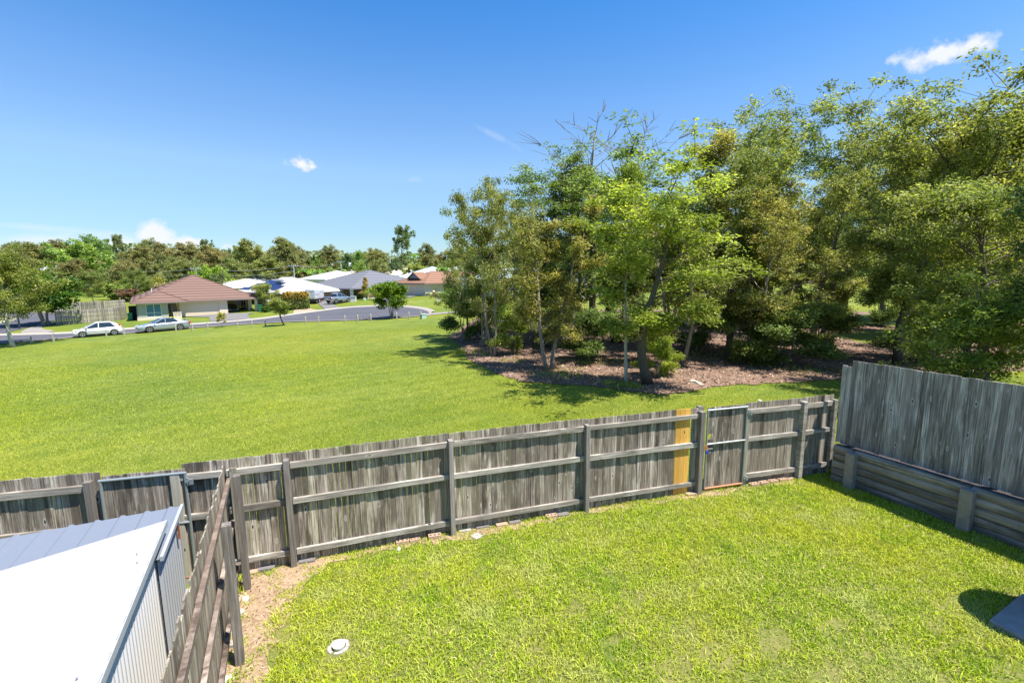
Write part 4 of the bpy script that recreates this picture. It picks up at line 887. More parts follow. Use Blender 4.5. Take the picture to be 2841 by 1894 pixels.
ords = ['first', 'second', 'third', 'fourth', 'fifth', 'sixth', 'seventh', 'eighth', 'ninth', 'tenth', 'eleventh', 'twelfth']
for x, y, h, w, key, tn in ((1, 45, 8.5, 6, 'gum1', MD), (6, 47, 9.5, 7, 'gum4', DK), (11, 45, 10.5, 7, 'gum1', OL), (16, 47, 11, 7, 'gum4', MD), (21, 46, 12, 8, 'gum1', DK), (27, 47, 12.5, 8, 'gum4', OL), (33, 46, 13, 8, 'gum1', MD), (39, 45, 13, 9, 'gum4', DK), (30, 34, 11.5, 7, 'gum1', OL), (36, 30, 11.5, 8, 'gum4', MD), (24, 36, 10.5, 6, 'gum5', DK), (43, 37, 12, 9, 'big', MD)):
    tree(key, Vector((x, y, float(T(x, y)))), h, w, k * 1.3, tn, 'gum_tree', f'{ords[k]} tree from the left in the green mass at the back of the wood', 'tree', GB2); k += 1
# --- street and garden trees
tree_px('street', 38, 962, 668, 225, .4, (1.05, 1.0, .75), 'gum_tree', 'yellowing gum with a pale trunk at the left edge by the road')
tree_px('broad', 132, 903, 752, 190, 1.4, (.9, 1.0, .9), 'shade_tree', 'dense dark green tree on the corner beside the grey picket fence')
tree_px('street', 262, 848, 745, 80, 2.4, (.95, .95, .95), 'park_tree', 'small grey-green tree on the park grass behind the picket fence')
tree_px('broad', 1089, 883, 778, 100, .7, (1.6, 1.45, .8), 'round_tree', 'round bright green tree beside the cul-de-sac')
tree_px('sapling', 618, 908, 866, 34, 0, (1.9, 1.45, .7), 'sapling', 'small yellow-leaved sapling at the road edge among the bollards')
tw = g(795, 902); a = tree('twin', tw, 3.3, 3.0, .3, (1.2, 1.1, 1.0), 'small_tree', 'small dark-stemmed tree with two rounded heads near the cul-de-sac bollards', 'tree')
# ================================================================== BACKDROP TREES
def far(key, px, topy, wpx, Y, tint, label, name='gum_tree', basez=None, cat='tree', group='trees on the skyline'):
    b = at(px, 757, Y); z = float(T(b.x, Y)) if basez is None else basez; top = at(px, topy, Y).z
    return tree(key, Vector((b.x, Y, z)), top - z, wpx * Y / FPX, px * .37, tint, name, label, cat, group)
B_ = [ # key, px, top, width, Y, tint, label
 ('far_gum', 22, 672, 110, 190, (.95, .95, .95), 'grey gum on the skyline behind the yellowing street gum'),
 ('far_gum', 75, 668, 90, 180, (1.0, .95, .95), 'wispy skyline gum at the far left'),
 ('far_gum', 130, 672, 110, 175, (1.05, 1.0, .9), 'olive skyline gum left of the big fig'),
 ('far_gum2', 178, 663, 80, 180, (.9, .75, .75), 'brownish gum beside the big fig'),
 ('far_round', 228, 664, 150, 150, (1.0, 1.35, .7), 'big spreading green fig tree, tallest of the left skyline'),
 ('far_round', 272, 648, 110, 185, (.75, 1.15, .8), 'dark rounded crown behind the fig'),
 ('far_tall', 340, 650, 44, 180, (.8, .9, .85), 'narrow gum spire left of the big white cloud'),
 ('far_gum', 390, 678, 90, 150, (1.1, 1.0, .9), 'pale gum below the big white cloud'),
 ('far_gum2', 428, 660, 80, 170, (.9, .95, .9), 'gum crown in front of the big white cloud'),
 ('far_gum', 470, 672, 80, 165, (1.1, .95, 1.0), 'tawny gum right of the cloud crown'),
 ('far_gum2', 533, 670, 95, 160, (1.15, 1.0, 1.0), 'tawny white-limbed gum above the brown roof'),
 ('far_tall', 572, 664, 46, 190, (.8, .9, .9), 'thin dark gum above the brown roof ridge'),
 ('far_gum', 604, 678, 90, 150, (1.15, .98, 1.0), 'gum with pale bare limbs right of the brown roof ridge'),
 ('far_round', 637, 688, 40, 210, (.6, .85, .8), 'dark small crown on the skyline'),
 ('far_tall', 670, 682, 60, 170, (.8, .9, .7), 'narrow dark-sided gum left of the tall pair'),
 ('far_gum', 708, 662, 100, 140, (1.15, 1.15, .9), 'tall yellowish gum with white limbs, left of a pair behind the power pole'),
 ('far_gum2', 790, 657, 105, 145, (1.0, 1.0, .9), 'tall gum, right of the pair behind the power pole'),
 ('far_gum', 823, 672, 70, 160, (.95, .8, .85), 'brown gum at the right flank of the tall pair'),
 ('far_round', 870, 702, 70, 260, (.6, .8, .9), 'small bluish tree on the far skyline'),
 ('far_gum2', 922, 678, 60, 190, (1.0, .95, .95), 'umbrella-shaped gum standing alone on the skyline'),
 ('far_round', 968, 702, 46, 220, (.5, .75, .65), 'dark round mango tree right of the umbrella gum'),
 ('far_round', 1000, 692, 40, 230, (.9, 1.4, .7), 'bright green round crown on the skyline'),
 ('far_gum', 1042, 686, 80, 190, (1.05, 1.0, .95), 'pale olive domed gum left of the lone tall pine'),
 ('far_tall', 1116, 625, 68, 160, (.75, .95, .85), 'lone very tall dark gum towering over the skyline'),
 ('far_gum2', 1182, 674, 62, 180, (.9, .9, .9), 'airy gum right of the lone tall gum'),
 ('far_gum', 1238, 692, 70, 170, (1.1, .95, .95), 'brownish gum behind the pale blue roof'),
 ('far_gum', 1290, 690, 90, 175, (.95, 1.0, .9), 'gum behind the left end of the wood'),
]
for a in B_: far(*a)
G2 = 'trees between the far houses'
C_ = [
 ('far_gum', 60, 700, 110, 140, (1.0, 1.0, .9), 'mid-height gum behind the corner shade tree'), ('far_gum', 190, 715, 100, 130, (.85, .75, .75), 'dull brown tree at the foot of the fig'),
 ('far_round', 165, 735, 80, 135, (.6, .75, .75), 'dark tree filling the shade below the fig'), ('far_round', 298, 738, 80, 120, (.8, 1.0, .8), 'dark green tree between fig and brown roof'),
 ('far_gum', 345, 715, 80, 118, (1.05, .95, .95), 'straggly gum with bare branches left of the brown roof'), ('street', 372, 742, 75, 100, (.9, .95, .9), 'grey gum with a pale trunk close behind the brown roof'),
 ('far_bush', 318, 775, 90, 105, (1.0, 1.2, .7), 'green bush beyond the picket fence'), ('far_bush', 420, 765, 60, 105, (1.5, 1.4, .7), 'yellow-green bush behind the brown roof'), ('far_bush', 455, 780, 70, 98, (1.2, .95, 1.2), 'greyish dry bush at the brown roof edge'),
 ('far_gum', 420, 720, 80, 125, (.9, .9, .8), 'dark olive gum behind the yellow-green bush'), ('far_gum', 500, 710, 90, 120, (.95, 1.0, .85), 'olive gum behind the roof peak'), ('far_round', 535, 716, 80, 128, (.9, .95, .8), 'round olive tree behind the roof peak'),
 ('far_round', 598, 734, 100, 112, (1.1, 1.5, .5), 'vivid lime-green spreading tree right of the brown roof peak'), ('far_bush', 606, 752, 40, 104, (.65, .8, .8), 'dark small tree in front of the lime-green tree'),
 ('far_gum', 655, 715, 80, 125, (.9, 1.0, .8), 'gum above the cream roof'), ('far_gum', 745, 712, 110, 128, (1.05, 1.1, .85), 'lower gum under the tall pair'), ('far_round', 820, 722, 80, 132, (.95, .85, .85), 'brown tree right of the power pole'),
 ('far_bush', 878, 728, 70, 140, (1.05, 1.05, .7), 'yellow-green garden tree behind the white gable'), ('far_bush', 925, 738, 80, 140, (.9, 1.2, .8), 'green garden bush behind the white gable'), ('far_round', 903, 712, 60, 200, (.9, 1.2, .8), 'green palm-side tree on the slope'),
 ('far_round', 995, 722, 56, 132, (.85, 1.2, .55), 'vivid green round tree behind the grey roof'), ('far_round', 1045, 714, 70, 138, (1.0, 1.05, .85), 'olive round tree right of the vivid green tree'), ('far_bush', 1000, 744, 60, 128, (.9, 1.05, .6), 'lime hedge behind the grey roof'),
 ('far_round', 1095, 712, 50, 150, (.55, .75, .8), 'deep green tree at the foot of the lone tall gum'), ('far_bush', 1160, 728, 70, 145, (1.2, 1.3, .7), 'light green garden trees above the beige roof'), ('far_gum', 1200, 706, 80, 155, (1.0, .95, .9), 'olive gum above the pale blue roof'),
 ('far_bush', 1215, 730, 60, 140, (.8, 1.05, .6), 'bright bush behind the pale blue roof'), ('far_round', 1260, 716, 70, 150, (.9, 1.1, .8), 'green tree right of the pale blue roof'), ('far_bush', 1290, 738, 60, 110, (.8, 1.1, .8), 'dense green bush at the wood edge'),
 ('far_bush', 350, 798, 56, 95, (.8, .45, .7), 'red-leaved cordyline bush by the picket fence'), ('far_gum', 250, 700, 90, 170, (.95, .95, .9), 'gum behind the fig on the left'), ('far_gum', 560, 700, 80, 170, (.9, .95, .9), 'gum mass behind the roof peak'),
 ('far_round', 120, 745, 80, 160, (.7, .9, .8), 'shaded tree behind the corner tree'), ('far_round', 20, 740, 110, 150, (.8, .95, .8), 'shaded tree at the far left'), ('far_gum', -60, 690, 130, 170, (.9, .9, .9), 'gum beyond the left edge'), ('far_round', 940, 712, 50, 230, (.7, .9, .85), 'small dark tree on the slope under the umbrella gum'),
 ('far_gum', 470, 705, 70, 140, (.8, .85, .8), 'dark gum in the middle distance above the brown roof'), ('far_gum', 700, 705, 80, 160, (.85, .95, .8), 'gum trunk mass above the solar roof'), ('far_round', 1330, 735, 120, 120, (.8, .95, .8), 'dark tree seen through the left end of the wood'), ('far_round', 1420, 735, 140, 130, (.8, .95, .8), 'dark tree seen through the middle of the wood'),
]
for a in C_: far(*a, name='garden_tree', group=G2)
for i, (px, ty, w, Y) in enumerate(((1500, 700, 200, 140), (1650, 690, 220, 140), (1820, 680, 240, 140), (2000, 680, 240, 140), (2200, 670, 260, 140), (2400, 670, 260, 140), (2620, 660, 280, 140), (2850, 660, 280, 140))):
    far('far_gum', px, ty, w, Y, (.85, .95, .85), f'{ords[i]} distant tree from the left seen through the wood', group='distant trees behind the wood')
# forested ridge that closes the far view
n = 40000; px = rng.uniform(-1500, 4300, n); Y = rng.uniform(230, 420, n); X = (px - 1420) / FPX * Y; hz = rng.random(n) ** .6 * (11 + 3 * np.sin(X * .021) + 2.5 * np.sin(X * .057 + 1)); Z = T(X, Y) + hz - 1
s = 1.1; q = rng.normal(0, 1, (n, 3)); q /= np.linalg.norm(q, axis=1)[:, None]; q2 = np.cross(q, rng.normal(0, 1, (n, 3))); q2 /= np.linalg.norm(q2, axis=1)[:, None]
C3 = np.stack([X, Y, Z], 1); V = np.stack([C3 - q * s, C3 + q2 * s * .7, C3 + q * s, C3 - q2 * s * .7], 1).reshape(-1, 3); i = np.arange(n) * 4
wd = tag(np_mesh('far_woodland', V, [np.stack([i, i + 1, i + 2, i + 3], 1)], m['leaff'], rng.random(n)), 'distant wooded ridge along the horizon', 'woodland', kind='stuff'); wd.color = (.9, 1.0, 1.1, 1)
# ================================================================== HOUSES
def tilemat(name, a, b, dark, period=.125, rough=.8):
    M = Mat(name); sp = M.N.new('ShaderNodeSeparateXYZ'); M.L.new(M.tc.outputs['Object'], sp.inputs[0])
    fr = M.math('FRACT', M.math('DIVIDE', sp.outputs[2], period)); n = M.noise(1.3, 4); f = M.noise(14, 3, .6, sc=(1, 1, 5))
    c = M.mix(n, a, b); c = M.mix(M.mr(fr, .25, .55, .8, 0), c, dark); c = M.mix(M.mr(f, .4, .7, 0, .35), c, tuple(min(1, x * 1.5) for x in a))
    M.P(Base_Color=c, Roughness=rough, Specular_IOR_Level=.3); M.bump(fr, .5, .03); return M.m
m['tile_brown'] = tilemat('brown_roof_tiles', (.165, .098, .074), (.205, .125, .095), (.065, .038, .03), .36)
m['tile_terra'] = tilemat('terracotta_tiles', (.28, .15, .09), (.24, .125, .075), (.09, .045, .03), .36)
m['tile_grey'] = tilemat('grey_roof_tiles', (.15, .152, .165), (.17, .172, .188), (.055, .055, .07), .34)
m['tile_white'] = tilemat('cream_metal_roof', (.43, .405, .36), (.47, .44, .40), (.36, .34, .30), .4, .6)
m['tile_blue'] = tilemat('pale_blue_roof', (.46, .53, .57), (.50, .57, .60), (.42, .49, .53), .3, .5)
m['tile_beige'] = tilemat('beige_roof', (.52, .45, .38), (.56, .49, .42), (.42, .37, .31), .2)
m['wall_green'] = simple('grey_green_render', (.36, .38, .31), .85, 0, 2, .06)
m['wall_cream'] = simple('cream_render', (.68, .57, .43), .85, 0, 2, .06)
m['wall_beige'] = simple('beige_render', (.58, .51, .41), .85, 0, 2, .06)
m['wall_white'] = simple('white_render', (.62, .62, .62), .8, 0, 2, .05)
m['wall_brick'] = simple('brown_brick_wall', (.26, .17, .12), .9, 0, 18, .25)
M_ = Mat('garage_panel'); sp = M_.N.new('ShaderNodeSeparateXYZ'); M_.L.new(M_.tc.outputs['Object'], sp.inputs[0]); fr = M_.math('FRACT', M_.math('DIVIDE', sp.outputs[2], .1))
M_.P(Base_Color=M_.mix(M_.mr(fr, 0, .25, .6, 0), (.66, .54, .40), (.48, .38, .28)), Roughness=.6); m['garage'] = M_.m
m['garage_w'] = simple('pale_garage_door', (.52, .52, .50), .6, 0, 3, .05, sc=(1, 1, 12))
m['gutter'] = simple('taupe_gutter', (.20, .16, .14), .5)
m['gutterg'] = simple('grey_gutter', (.16, .17, .20), .5)
m['shadecloth'] = simple('black_shadecloth', (.012, .012, .014), .9)
def solar_mat():
    M = Mat('solar_cells'); sp = M.N.new('ShaderNodeSeparateXYZ'); M.L.new(M.tc.outputs['Object'], sp.inputs[0])
    n = M.noise(3, 2); M.P(Base_Color=M.mix(n, (.012, .022, .075), (.02, .035, .11)), Roughness=.35, Specular_IOR_Level=.4); return M.m
m['solar'] = solar_mat()
def wall_run(mb, u0, u1, y, z0, z1, ops=(), t=.16, axis='x'):
    us = sorted({u0, u1, *[o[0] for o in ops], *[o[1] for o in ops]})
    for a, b in zip(us, us[1:]):
        zs = [(z0, z1)]
        for o in ops:
            if o[0] < (a + b) / 2 < o[1]: zs = [s for s in ((z0, o[2]), (o[3], z1)) if s[1] - s[0] > .01]
        for p, q in zs:
            if axis == 'x': mb.box(a, b, y, y + t, p, q)
            else: mb.box(y, y + t, a, b, p, q)
def window(parent, u0, u1, z0, z1, y, axis='x', vm=(.5,), hm=(), pane='glass', frame='whitepaint'):
    f = MB(); w = .05
    def bx(mb, a, b, c, d, y0, y1):
        mb.box(a, b, y0, y1, c, d) if axis == 'x' else mb.box(y0, y1, a, b, c, d)
    bx(f, u0, u1, z0, z0 + w, y + .03, y + .1); bx(f, u0, u1, z1 - w, z1, y + .03, y + .1); bx(f, u0, u0 + w, z0 + w, z1 - w, y + .03, y + .1); bx(f, u1 - w, u1, z0 + w, z1 - w, y + .03, y + .1)
    for v in vm: uu = u0 + (u1 - u0) * v; bx(f, uu - w / 2, uu + w / 2, z0 + w, z1 - w, y + .032, y + .098)
    for v in hm: zz = z0 + (z1 - z0) * v; bx(f, u0 + w, u1 - w, zz - w / 2, zz + w / 2, y + .034, y + .096)
    wn = empty('window', (0, 0, 0)); wn.parent = parent
    fo = f.build('frame', m[frame], wn); g_ = MB(); bx(g_, u0 + .01, u1 - .01, z0 + .01, z1 - .01, y + .06, y + .07); g_.build('pane', m[pane], wn); return wn
def roof_mesh(parent, V, F, ez, mat, caps=(), gut='gutter', capmat=None, eaves=None):
    mb = MB(); mb.add(V, F); r = mb.build('roof', m[mat], parent, fixn=True)
    if caps:
        c = MB()
        for a, b in caps: c.tube([Vector(V[a]) + Vector((0, 0, .02)), Vector(V[b]) + Vector((0, 0, .02))], .075, 6)
        c.build('ridge_capping', m[capmat or mat], r)
    if eaves:
        gm = MB()
        for a, b in eaves: gm.beam(Vector(V[a]) + Vector((0, 0, -.10)), Vector(V[b]) + Vector((0, 0, -.10)), .10, .19)
        gm.build('gutter', m[gut], parent)
        s = MB(); vv = [Vector((V[a][0], V[a][1], ez - .17)) for a, b in eaves]; s.add(vv, [tuple(range(len(vv)))]); s.build('soffit', m['whitepaint'], parent)
    return r
def hip(x0, x1, y0, y1, ez, pitch):
    t = math.tan(math.radians(pitch)); W, D = x1 - x0, y1 - y0; h = min(W, D) / 2
    if W >= D: r = [(x0 + h, y0 + h, ez + h * t), (x1 - h, y0 + h, ez + h * t)]; F = [(0, 1, 5, 4), (1, 2, 5), (2, 3, 4, 5), (3, 0, 4)]; caps = [(0, 4), (3, 4), (1, 5), (2, 5), (4, 5)]
    else: r = [(x0 + h, y0 + h, ez + h * t), (x0 + h, y1 - h, ez + h * t)]; F = [(0, 1, 4), (1, 2, 5, 4), (2, 3, 5), (3, 0, 4, 5)]; caps = [(0, 4), (1, 4), (2, 5), (3, 5), (4, 5)]
    return [(x0, y0, ez), (x1, y0, ez), (x1, y1, ez), (x0, y1, ez)] + r, F, caps
# ---- brown tiled duplex
HA = Vector((-51.9, 64.8, -1.22)); bh = empty('brick_house', HA, math.radians(38), 'low house with a brown tiled hip roof, beige garage door and open carport', 'house')
w_, v1, L_, D_, ez = 6.6, 1.8, 16.3, 22.0, 2.42; t_ = math.tan(math.radians(24.5)); ox, oy = -.6, -.6
V = [(0, 0, 0), (w_, 0, 0), (w_, v1, 0), (L_, v1, 0), (L_, D_, 0), (0, D_, 0), (w_ / 2, w_ / 2, w_ / 2 * t_), (w_ / 2, w_ / 2 + v1, w_ / 2 * t_), (L_ / 2, v1 + L_ / 2, L_ / 2 * t_), (L_ / 2, D_ - L_ / 2, L_ / 2 * t_)]
V = [(x + ox, y + oy, z + ez) for x, y, z in V]
rf = roof_mesh(bh, V, [(0, 1, 6), (1, 2, 7, 6), (2, 3, 8, 7), (0, 6, 7, 8, 9, 5), (3, 4, 9, 8), (4, 5, 9)], ez, 'tile_brown', [(0, 6), (1, 6), (6, 7), (7, 8), (3, 8), (8, 9), (4, 9), (5, 9)], 'gutter', None, [(0, 1), (1, 2), (2, 3), (3, 4), (4, 5), (5, 0)])
p_ = MB(); p_.lathe([(.06, 0), (.06, .55), (.09, .56), (.09, .62), (0, .63)], 10, (2.0, 7.2, ez + 2.3 * t_ + .1)); p_.build('vent_pipe', m['white'], rf)
wb = MB(); wall_run(wb, 0, 3.55, 0, .32, ez - .15, [(1.05, 2.75, .32, 2.15)]); wall_run(wb, 0, 20.4, 0, -.4, ez - .15, [], axis='y'); wb.build('front_wall', m['wall_green'], bh)
wb = MB(); wall_run(wb, -.012, 3.56, -.012, -.5, .31); wb.build('plinth', m['wall_cream'], bh)
wb = MB(); wall_run(wb, 3.42, 3.55, .17, -.4, ez - .15); wb.box(3.40, 3.55, .17, 2.2, -.4, ez - .15); wall_run(wb, 3.55, 4.95, 2.2, -.4, ez - .15, [(3.62, 4.7, -.4, 2.2)]); wall_run(wb, 4.95, 5.55, 1.7, -.4, ez - .15); wb.box(4.95, 5.10, 1.87, 2.2, -.4, ez - .15); wall_run(wb, 5.55, 10.0, 1.75, 2.12, ez - .15, t=.1); wall_run(wb, 10.0, 11.1, 1.7, -.4, ez - .15)
wb.box(11.0, 11.1, 1.87, 7.0, -.4, ez - .15); wall_run(wb, 11.1, 15.3, 7.0, -.4, ez - .15, [(13.0, 14.4, .0, 2.1)]); wb.box(14.6, 14.75, 5.4, 7.0, -.4, ez - .15); wb.build('beige_wall', m['wall_cream'], bh)
window(bh, 1.05, 2.75, .32, 2.15, 0, hm=(.33,), vm=(.52,), pane='glassb')
window(bh, 13.0, 14.4, .02, 2.1, 7.0, vm=(.35,))
gd = MB(); gd.box(5.55, 10.0, 1.80, 1.84, -.3, 2.12); gd.build('garage_door', m['garage'], bh)
dr = MB(); dr.box(3.95, 4.68, 2.25, 2.30, -.02, 2.18); o_ = dr.build('door', m['gutter'], bh); hn = MB(); hn.box(4.58, 4.62, 2.19, 2.248, .95, 1.12); hn.build('handle', m['galv'], o_)
dr = MB(); dr.box(3.62, 3.95, 2.26, 2.29, -.02, 2.18); dr.build('side_light', m['glass'], bh)
for u in (14.25, 14.9):
    pl = MB(); pl.box(u, u + .38 if u > 14.5 else u + .2, 1.7 + (0 if u > 14.5 else 1.9), 2.08 + (0 if u > 14.5 else 1.9), -.4, ez - .15); pl.build('pillar', m['wall_cream'], bh)
fl = MB(); fl.box(11.1, 15.2, 1.4, 7.0, -.45, .02); fl.build('carport_floor', m['agg'], bh)
# dark vehicle under cover
Mh = Matrix.Translation(HA) @ Matrix.Rotation(math.radians(38), 4, 'Z')
def hl(x, y, z=0): return Mh @ Vector((x, y, z))
# ---- generic houses
def house(name, label, N, ang, Lr, Ll, ez, bz, pitch, roof, wall, gut='gutterg', o=.6, openings=()):
    N = Vector(N); h = empty(name, (N.x, N.y, bz), math.radians(ang), label, 'house'); e = ez - bz
    V, F, caps = hip(-o, Lr - o, -o, Ll - o, e, pitch); r = roof_mesh(h, V, F, e, roof, caps, gut, None, [(0, 1), (1, 2), (2, 3), (3, 0)])
    wb = MB(); ox_ = [q[1:5] for q in openings if q[0] == 'x']; oy_ = [q[1:5] for q in openings if q[0] == 'y']
    wall_run(wb, 0, Lr - 2 * o, 0, -1.2, e - .15, ox_); wall_run(wb, .16, Ll - 2 * o, 0, -1.2, e - .15, oy_, axis='y'); wall_run(wb, .16, Lr - 2 * o, Ll - 2 * o - .16, -1.2, e - .15); wall_run(wb, .0, Ll - 2 * o - .3, Lr - 2 * o - .16, -1.2, e - .15, axis='y')
    wb.build('wall', m[wall], h); fl = MB(); fl.box(.2, Lr - 2 * o - .2, .2, Ll - 2 * o - .2, -.5, -.02); fl.build('floor', m['agg'], h)
    for q in openings:
        if q[5] == 'garage' or q[5] == 'garage_w':
            gd = MB(); gd.box(q[1], q[2], .05, .09, q[3], q[4]) if q[0] == 'x' else gd.box(.05, .09, q[1], q[2], q[3], q[4]); gd.build('garage_door', m[q[5]], h)
        elif q[5] == 'win': window(h, q[1], q[2], q[3], q[4], 0, axis=q[0])
        elif q[5] == 'door':
            gd = MB(); gd.box(q[1], q[2], .08, .12, q[3], q[4]) if q[0] == 'x' else gd.box(.08, .12, q[1], q[2], q[3], q[4]); gd.build('door', m['gutter'], h)
    return h, r
# grey roofed house (its garage wall faces the camera left)
hc, rc = house('grey_roof_house', 'house with a big slate-grey hip roof and a white garage wall', (-30.9, 90.6, 0), 46.5, 21, 22, 2.15, -.15, 18.5, 'tile_grey', 'wall_white', 'gutterg', .6,
    [('y', .4, 6.2, -.3, 2.05, 'open'), ('y', 7.6, 12.4, -.3, 2.05, 'garage_w'), ('y', 13.4, 18.0, -.3, 2.05, 'garage_w'), ('x', .5, 3.5, -.2, 2.05, 'open'), ('x', 5, 7, .8, 2.0, 'win'), ('x', 9, 11.5, .5, 2.0, 'win')])
cb = MB(); cb.box(.3, 5, 5.9, 6.0, -.3, 2.0); cb.box(4.9, 5, .3, 6, -.3, 2.0); tag(cb.build('porch_wall', m['wall_beige'], hc), 'tan inner wall of the open porch')
# terracotta house with a louvred gablet
hd, rd = house('terracotta_house', 'house with an orange terracotta tiled roof and a small louvred gable', (-16.9, 92.3, 0), 45, 24, 11.6, 2.95, .45, 21.5, 'tile_terra', 'wall_beige', 'gutter', .6,
    [('y', 3.0, 8.0, -.3, 2.15, 'garage'), ('x', 4.6, 7.0, .1, 2.05, 'win'), ('x', 8.2, 9.2, -.1, 2.05, 'door'), ('x', 11, 14, .1, 2.1, 'win'), ('x', 1.6, 1.7, .1, .2, 'open')])
gb = MB(); gb.prism([(-1.2 + 2.2, 5.2 - 2.0, 2.5 + .95), (1.0, 5.2 + 2.0, 3.45), (1.0, 5.2, 4.55)], (1.3, 0, 0)); tag(gb.build('gablet', m['gutterg'], rd), 'dark louvred gable vent')
gb = MB()
for s in (-1, 1): gb.prism([(.7, 5.2 + s * 2.45, 3.35), (.7, 5.2, 4.72), (.7, 5.2, 4.62), (.7, 5.2 + s * 2.45, 3.25)], (2.6, 0, 0))
gb.build('gablet_roof', m['tile_terra'], rd)
# white house with solar panels
hb, rb = house('white_roof_house', 'cream-roofed house covered in solar panels, behind the street lamp', (-40.3, 82.5, 0), 58, 13, 15.2, 1.75, -.55, 22, 'tile_white', 'wall_brick', 'whitepaint', .6,
    [('y', 2, 4.5, .2, 1.9, 'win'), ('y', 9, 13, -.2, 1.95, 'open'), ('x', 3, 5, .6, 1.8, 'win')])
def panel_array(parent, y0, s0, ny, ns, ez, pitch, x0=-.6, pw=1.0, pl=1.65):
    c, s = math.cos(math.radians(pitch)), math.sin(math.radians(pitch))
    for i in range(ny):
        for j in range(ns):
            a, b = y0 + i * pl, s0 + j * pw; q = [Vector((x0 + ss_ * c - .06 * s, yy, ez + ss_ * s + .09)) for ss_, yy in ((b + .02, a + .02), (b + pw - .02, a + .02), (b + pw - .02, a + pl - .02), (b + .02, a + pl - .02))]
            mb = MB(); mb.prism(q, Vector((s, 0, -c)) * .035); p = mb.build('solar_panel', m['solar'], parent)
e_ = 2.30
panel_array(rb, 5.6, 1.3, 3, 4, e_, 22); panel_array(rb, 10.6, .9, 1, 3, e_, 22); panel_array(rb, 12.25, .9, 1, 1, e_, 22); panel_array(rb, 2.0, .9, 1, 2, e_, 22); panel_array(rb, 3.7, 1.3, 1, 3, e_, 22)
wh = MB(); wh.tube([(2.9, 4.2, 4.25), (2.9, 5.9, 4.25)], .28, 14); tag(wh.build('water_heater', m['galv'], rb, smooth=False), 'silver hot water cylinder on the roof')
# further roofs
def far_house(name, label, px, py, Y, ang, Lr, Ll, pitch, roof, wall='wall_white', base=2.6):
    p = at(px, py, Y); return house(name, label, (p.x, p.y, 0), ang, Lr, Ll, p.z, p.z - base, pitch, roof, wall, 'whitepaint')
far_house('cream_roof_house', 'small cream-roofed house between the brown roof and the solar roof', 640, 797, 98, 55, 13, 12, 15, 'tile_white')
far_house('cream_gable_house', 'white-roofed house peeping above the right end of the solar roof', 905, 775, 115, 50, 15, 15, 16, 'tile_white')
far_house('cream_roof_house', 'cream-roofed house above the lime hedge, left of the solar roof ridge', 690, 783, 120, 52, 12, 12, 14, 'tile_white')
far_house('white_roof_house', 'white roof with a dark solar strip behind the grey roof ridge', 958, 772, 122, 50, 14, 14, 16, 'tile_white')
far_house('pale_blue_house', 'house with a pale blue-grey pyramid roof behind the terracotta roof', 1180, 775, 118, 45, 17, 17, 21, 'tile_blue')
far_house('beige_roof_house', 'house with a long beige roof behind the grey roof', 1084, 763, 142, 48, 18, 14, 17, 'tile_beige')
far_house('white_roof_house', 'small white roof between the beige and pale blue roofs', 1136, 759, 150, 48, 10, 9, 14, 'tile_white')
far_house('white_roof_house', 'white roof at the wood edge right of the pale blue roof', 1262, 752, 140, 48, 16, 11, 14, 'tile_white')
far_house('pale_blue_house', 'tiny pale blue roof high among the distant trees', 950, 737, 225, 45, 14, 12, 16, 'tile_blue')
far_house('white_roof_house', 'tiny white house among the distant trees left of the tiny pale blue roof', 905, 738, 235, 45, 12, 10, 14, 'tile_white')
far_house('white_roof_house', 'pale roof glimpsed through the wood between trunks', 1400, 775, 85, 45, 20, 14, 16, 'tile_blue')
far_house('grey_roof_house', 'grey roof glimpsed low through the left part of the wood', 1500, 790, 72, 45, 18, 12, 16, 'tile_grey')
far_house('white_roof_house', 'sliver of pale roof above the corner shade tree', 108, 748, 150, 60, 14, 10, 14, 'tile_blue')
# satellite dish on pale blue roof
mb = MB(); p = at(1141, 752, 119); mb.lathe([(0, 0), (.2, .03), (.38, .12), (.40, .13), (.2, .05), (0, .02)], 16); d_ = mb.build('satellite_dish', m['galv'], smooth=True); d_.location = p; d_.rotation_euler = (math.radians(65), 0, 1.0); tag(d_, 'small grey satellite dish on the pale blue roof', 'satellite dish')
# ================================================================== FENCES, BINS, MAILBOXES, POSTS
def slat_fence(pts, h, label):
    p0 = Vector(pts[0]); f = empty('slat_fence', p0, label=label, cat='fence'); sl_ = MB(); rl = MB()
    for a, b in zip(pts, pts[1:]):
        a, b = Vector(a), Vector(b); M, L = frame(Vector((a.x, a.y, 0)), Vector((b.x, b.y, 0))); n = int(L / .125); zf = lambda x: a.z + (b.z - a.z) * x / L
        for i in range(n):
            x = i * .125; y = .0 if i % 2 else .06; sl_.box(x, x + .10, y, y + .018, zf(x) + .02, zf(x) + h + random.gauss(0, .015), M, random.random())
        for z in (.35, .95, 1.5):
            A = M @ Vector((0, .039, a.z + z)); B = M @ Vector((L, .039, b.z + z)); rl.beam(A, B, .040, .08, random.random())
        for k in range(int(L / 2.4) + 1):
            x = min(L, k * 2.4); pm = MB(); pm.cur = random.random(); pm.box(x - .06, x + .06, -.03, .09, zf(x) - .3, zf(x) + h + .05, M); pm.build('post', m['wood_far'], f, world=True)
    sl_.build('slats', m['wood_far'], f, world=True); rl.build('rails', m['wood_far'], f, world=True)
a, b, c_ = g(158, 902), g(333, 888.5), g(353, 883)
slat_fence([a, b, c_], 1.8, 'grey timber slat fence beside the brown-roofed house, nearest the white car')
slat_fence([g(164, 872) + Vector((0, 0, 0)), g(290, 866), g(352, 860)], 1.8, 'second grey slat fence running behind the first one')
p = g(720, 862); slat_fence([p, p + Vector((1.2, 1.8, .1))], 1.7, 'short white slat fence at the right end of the carport')
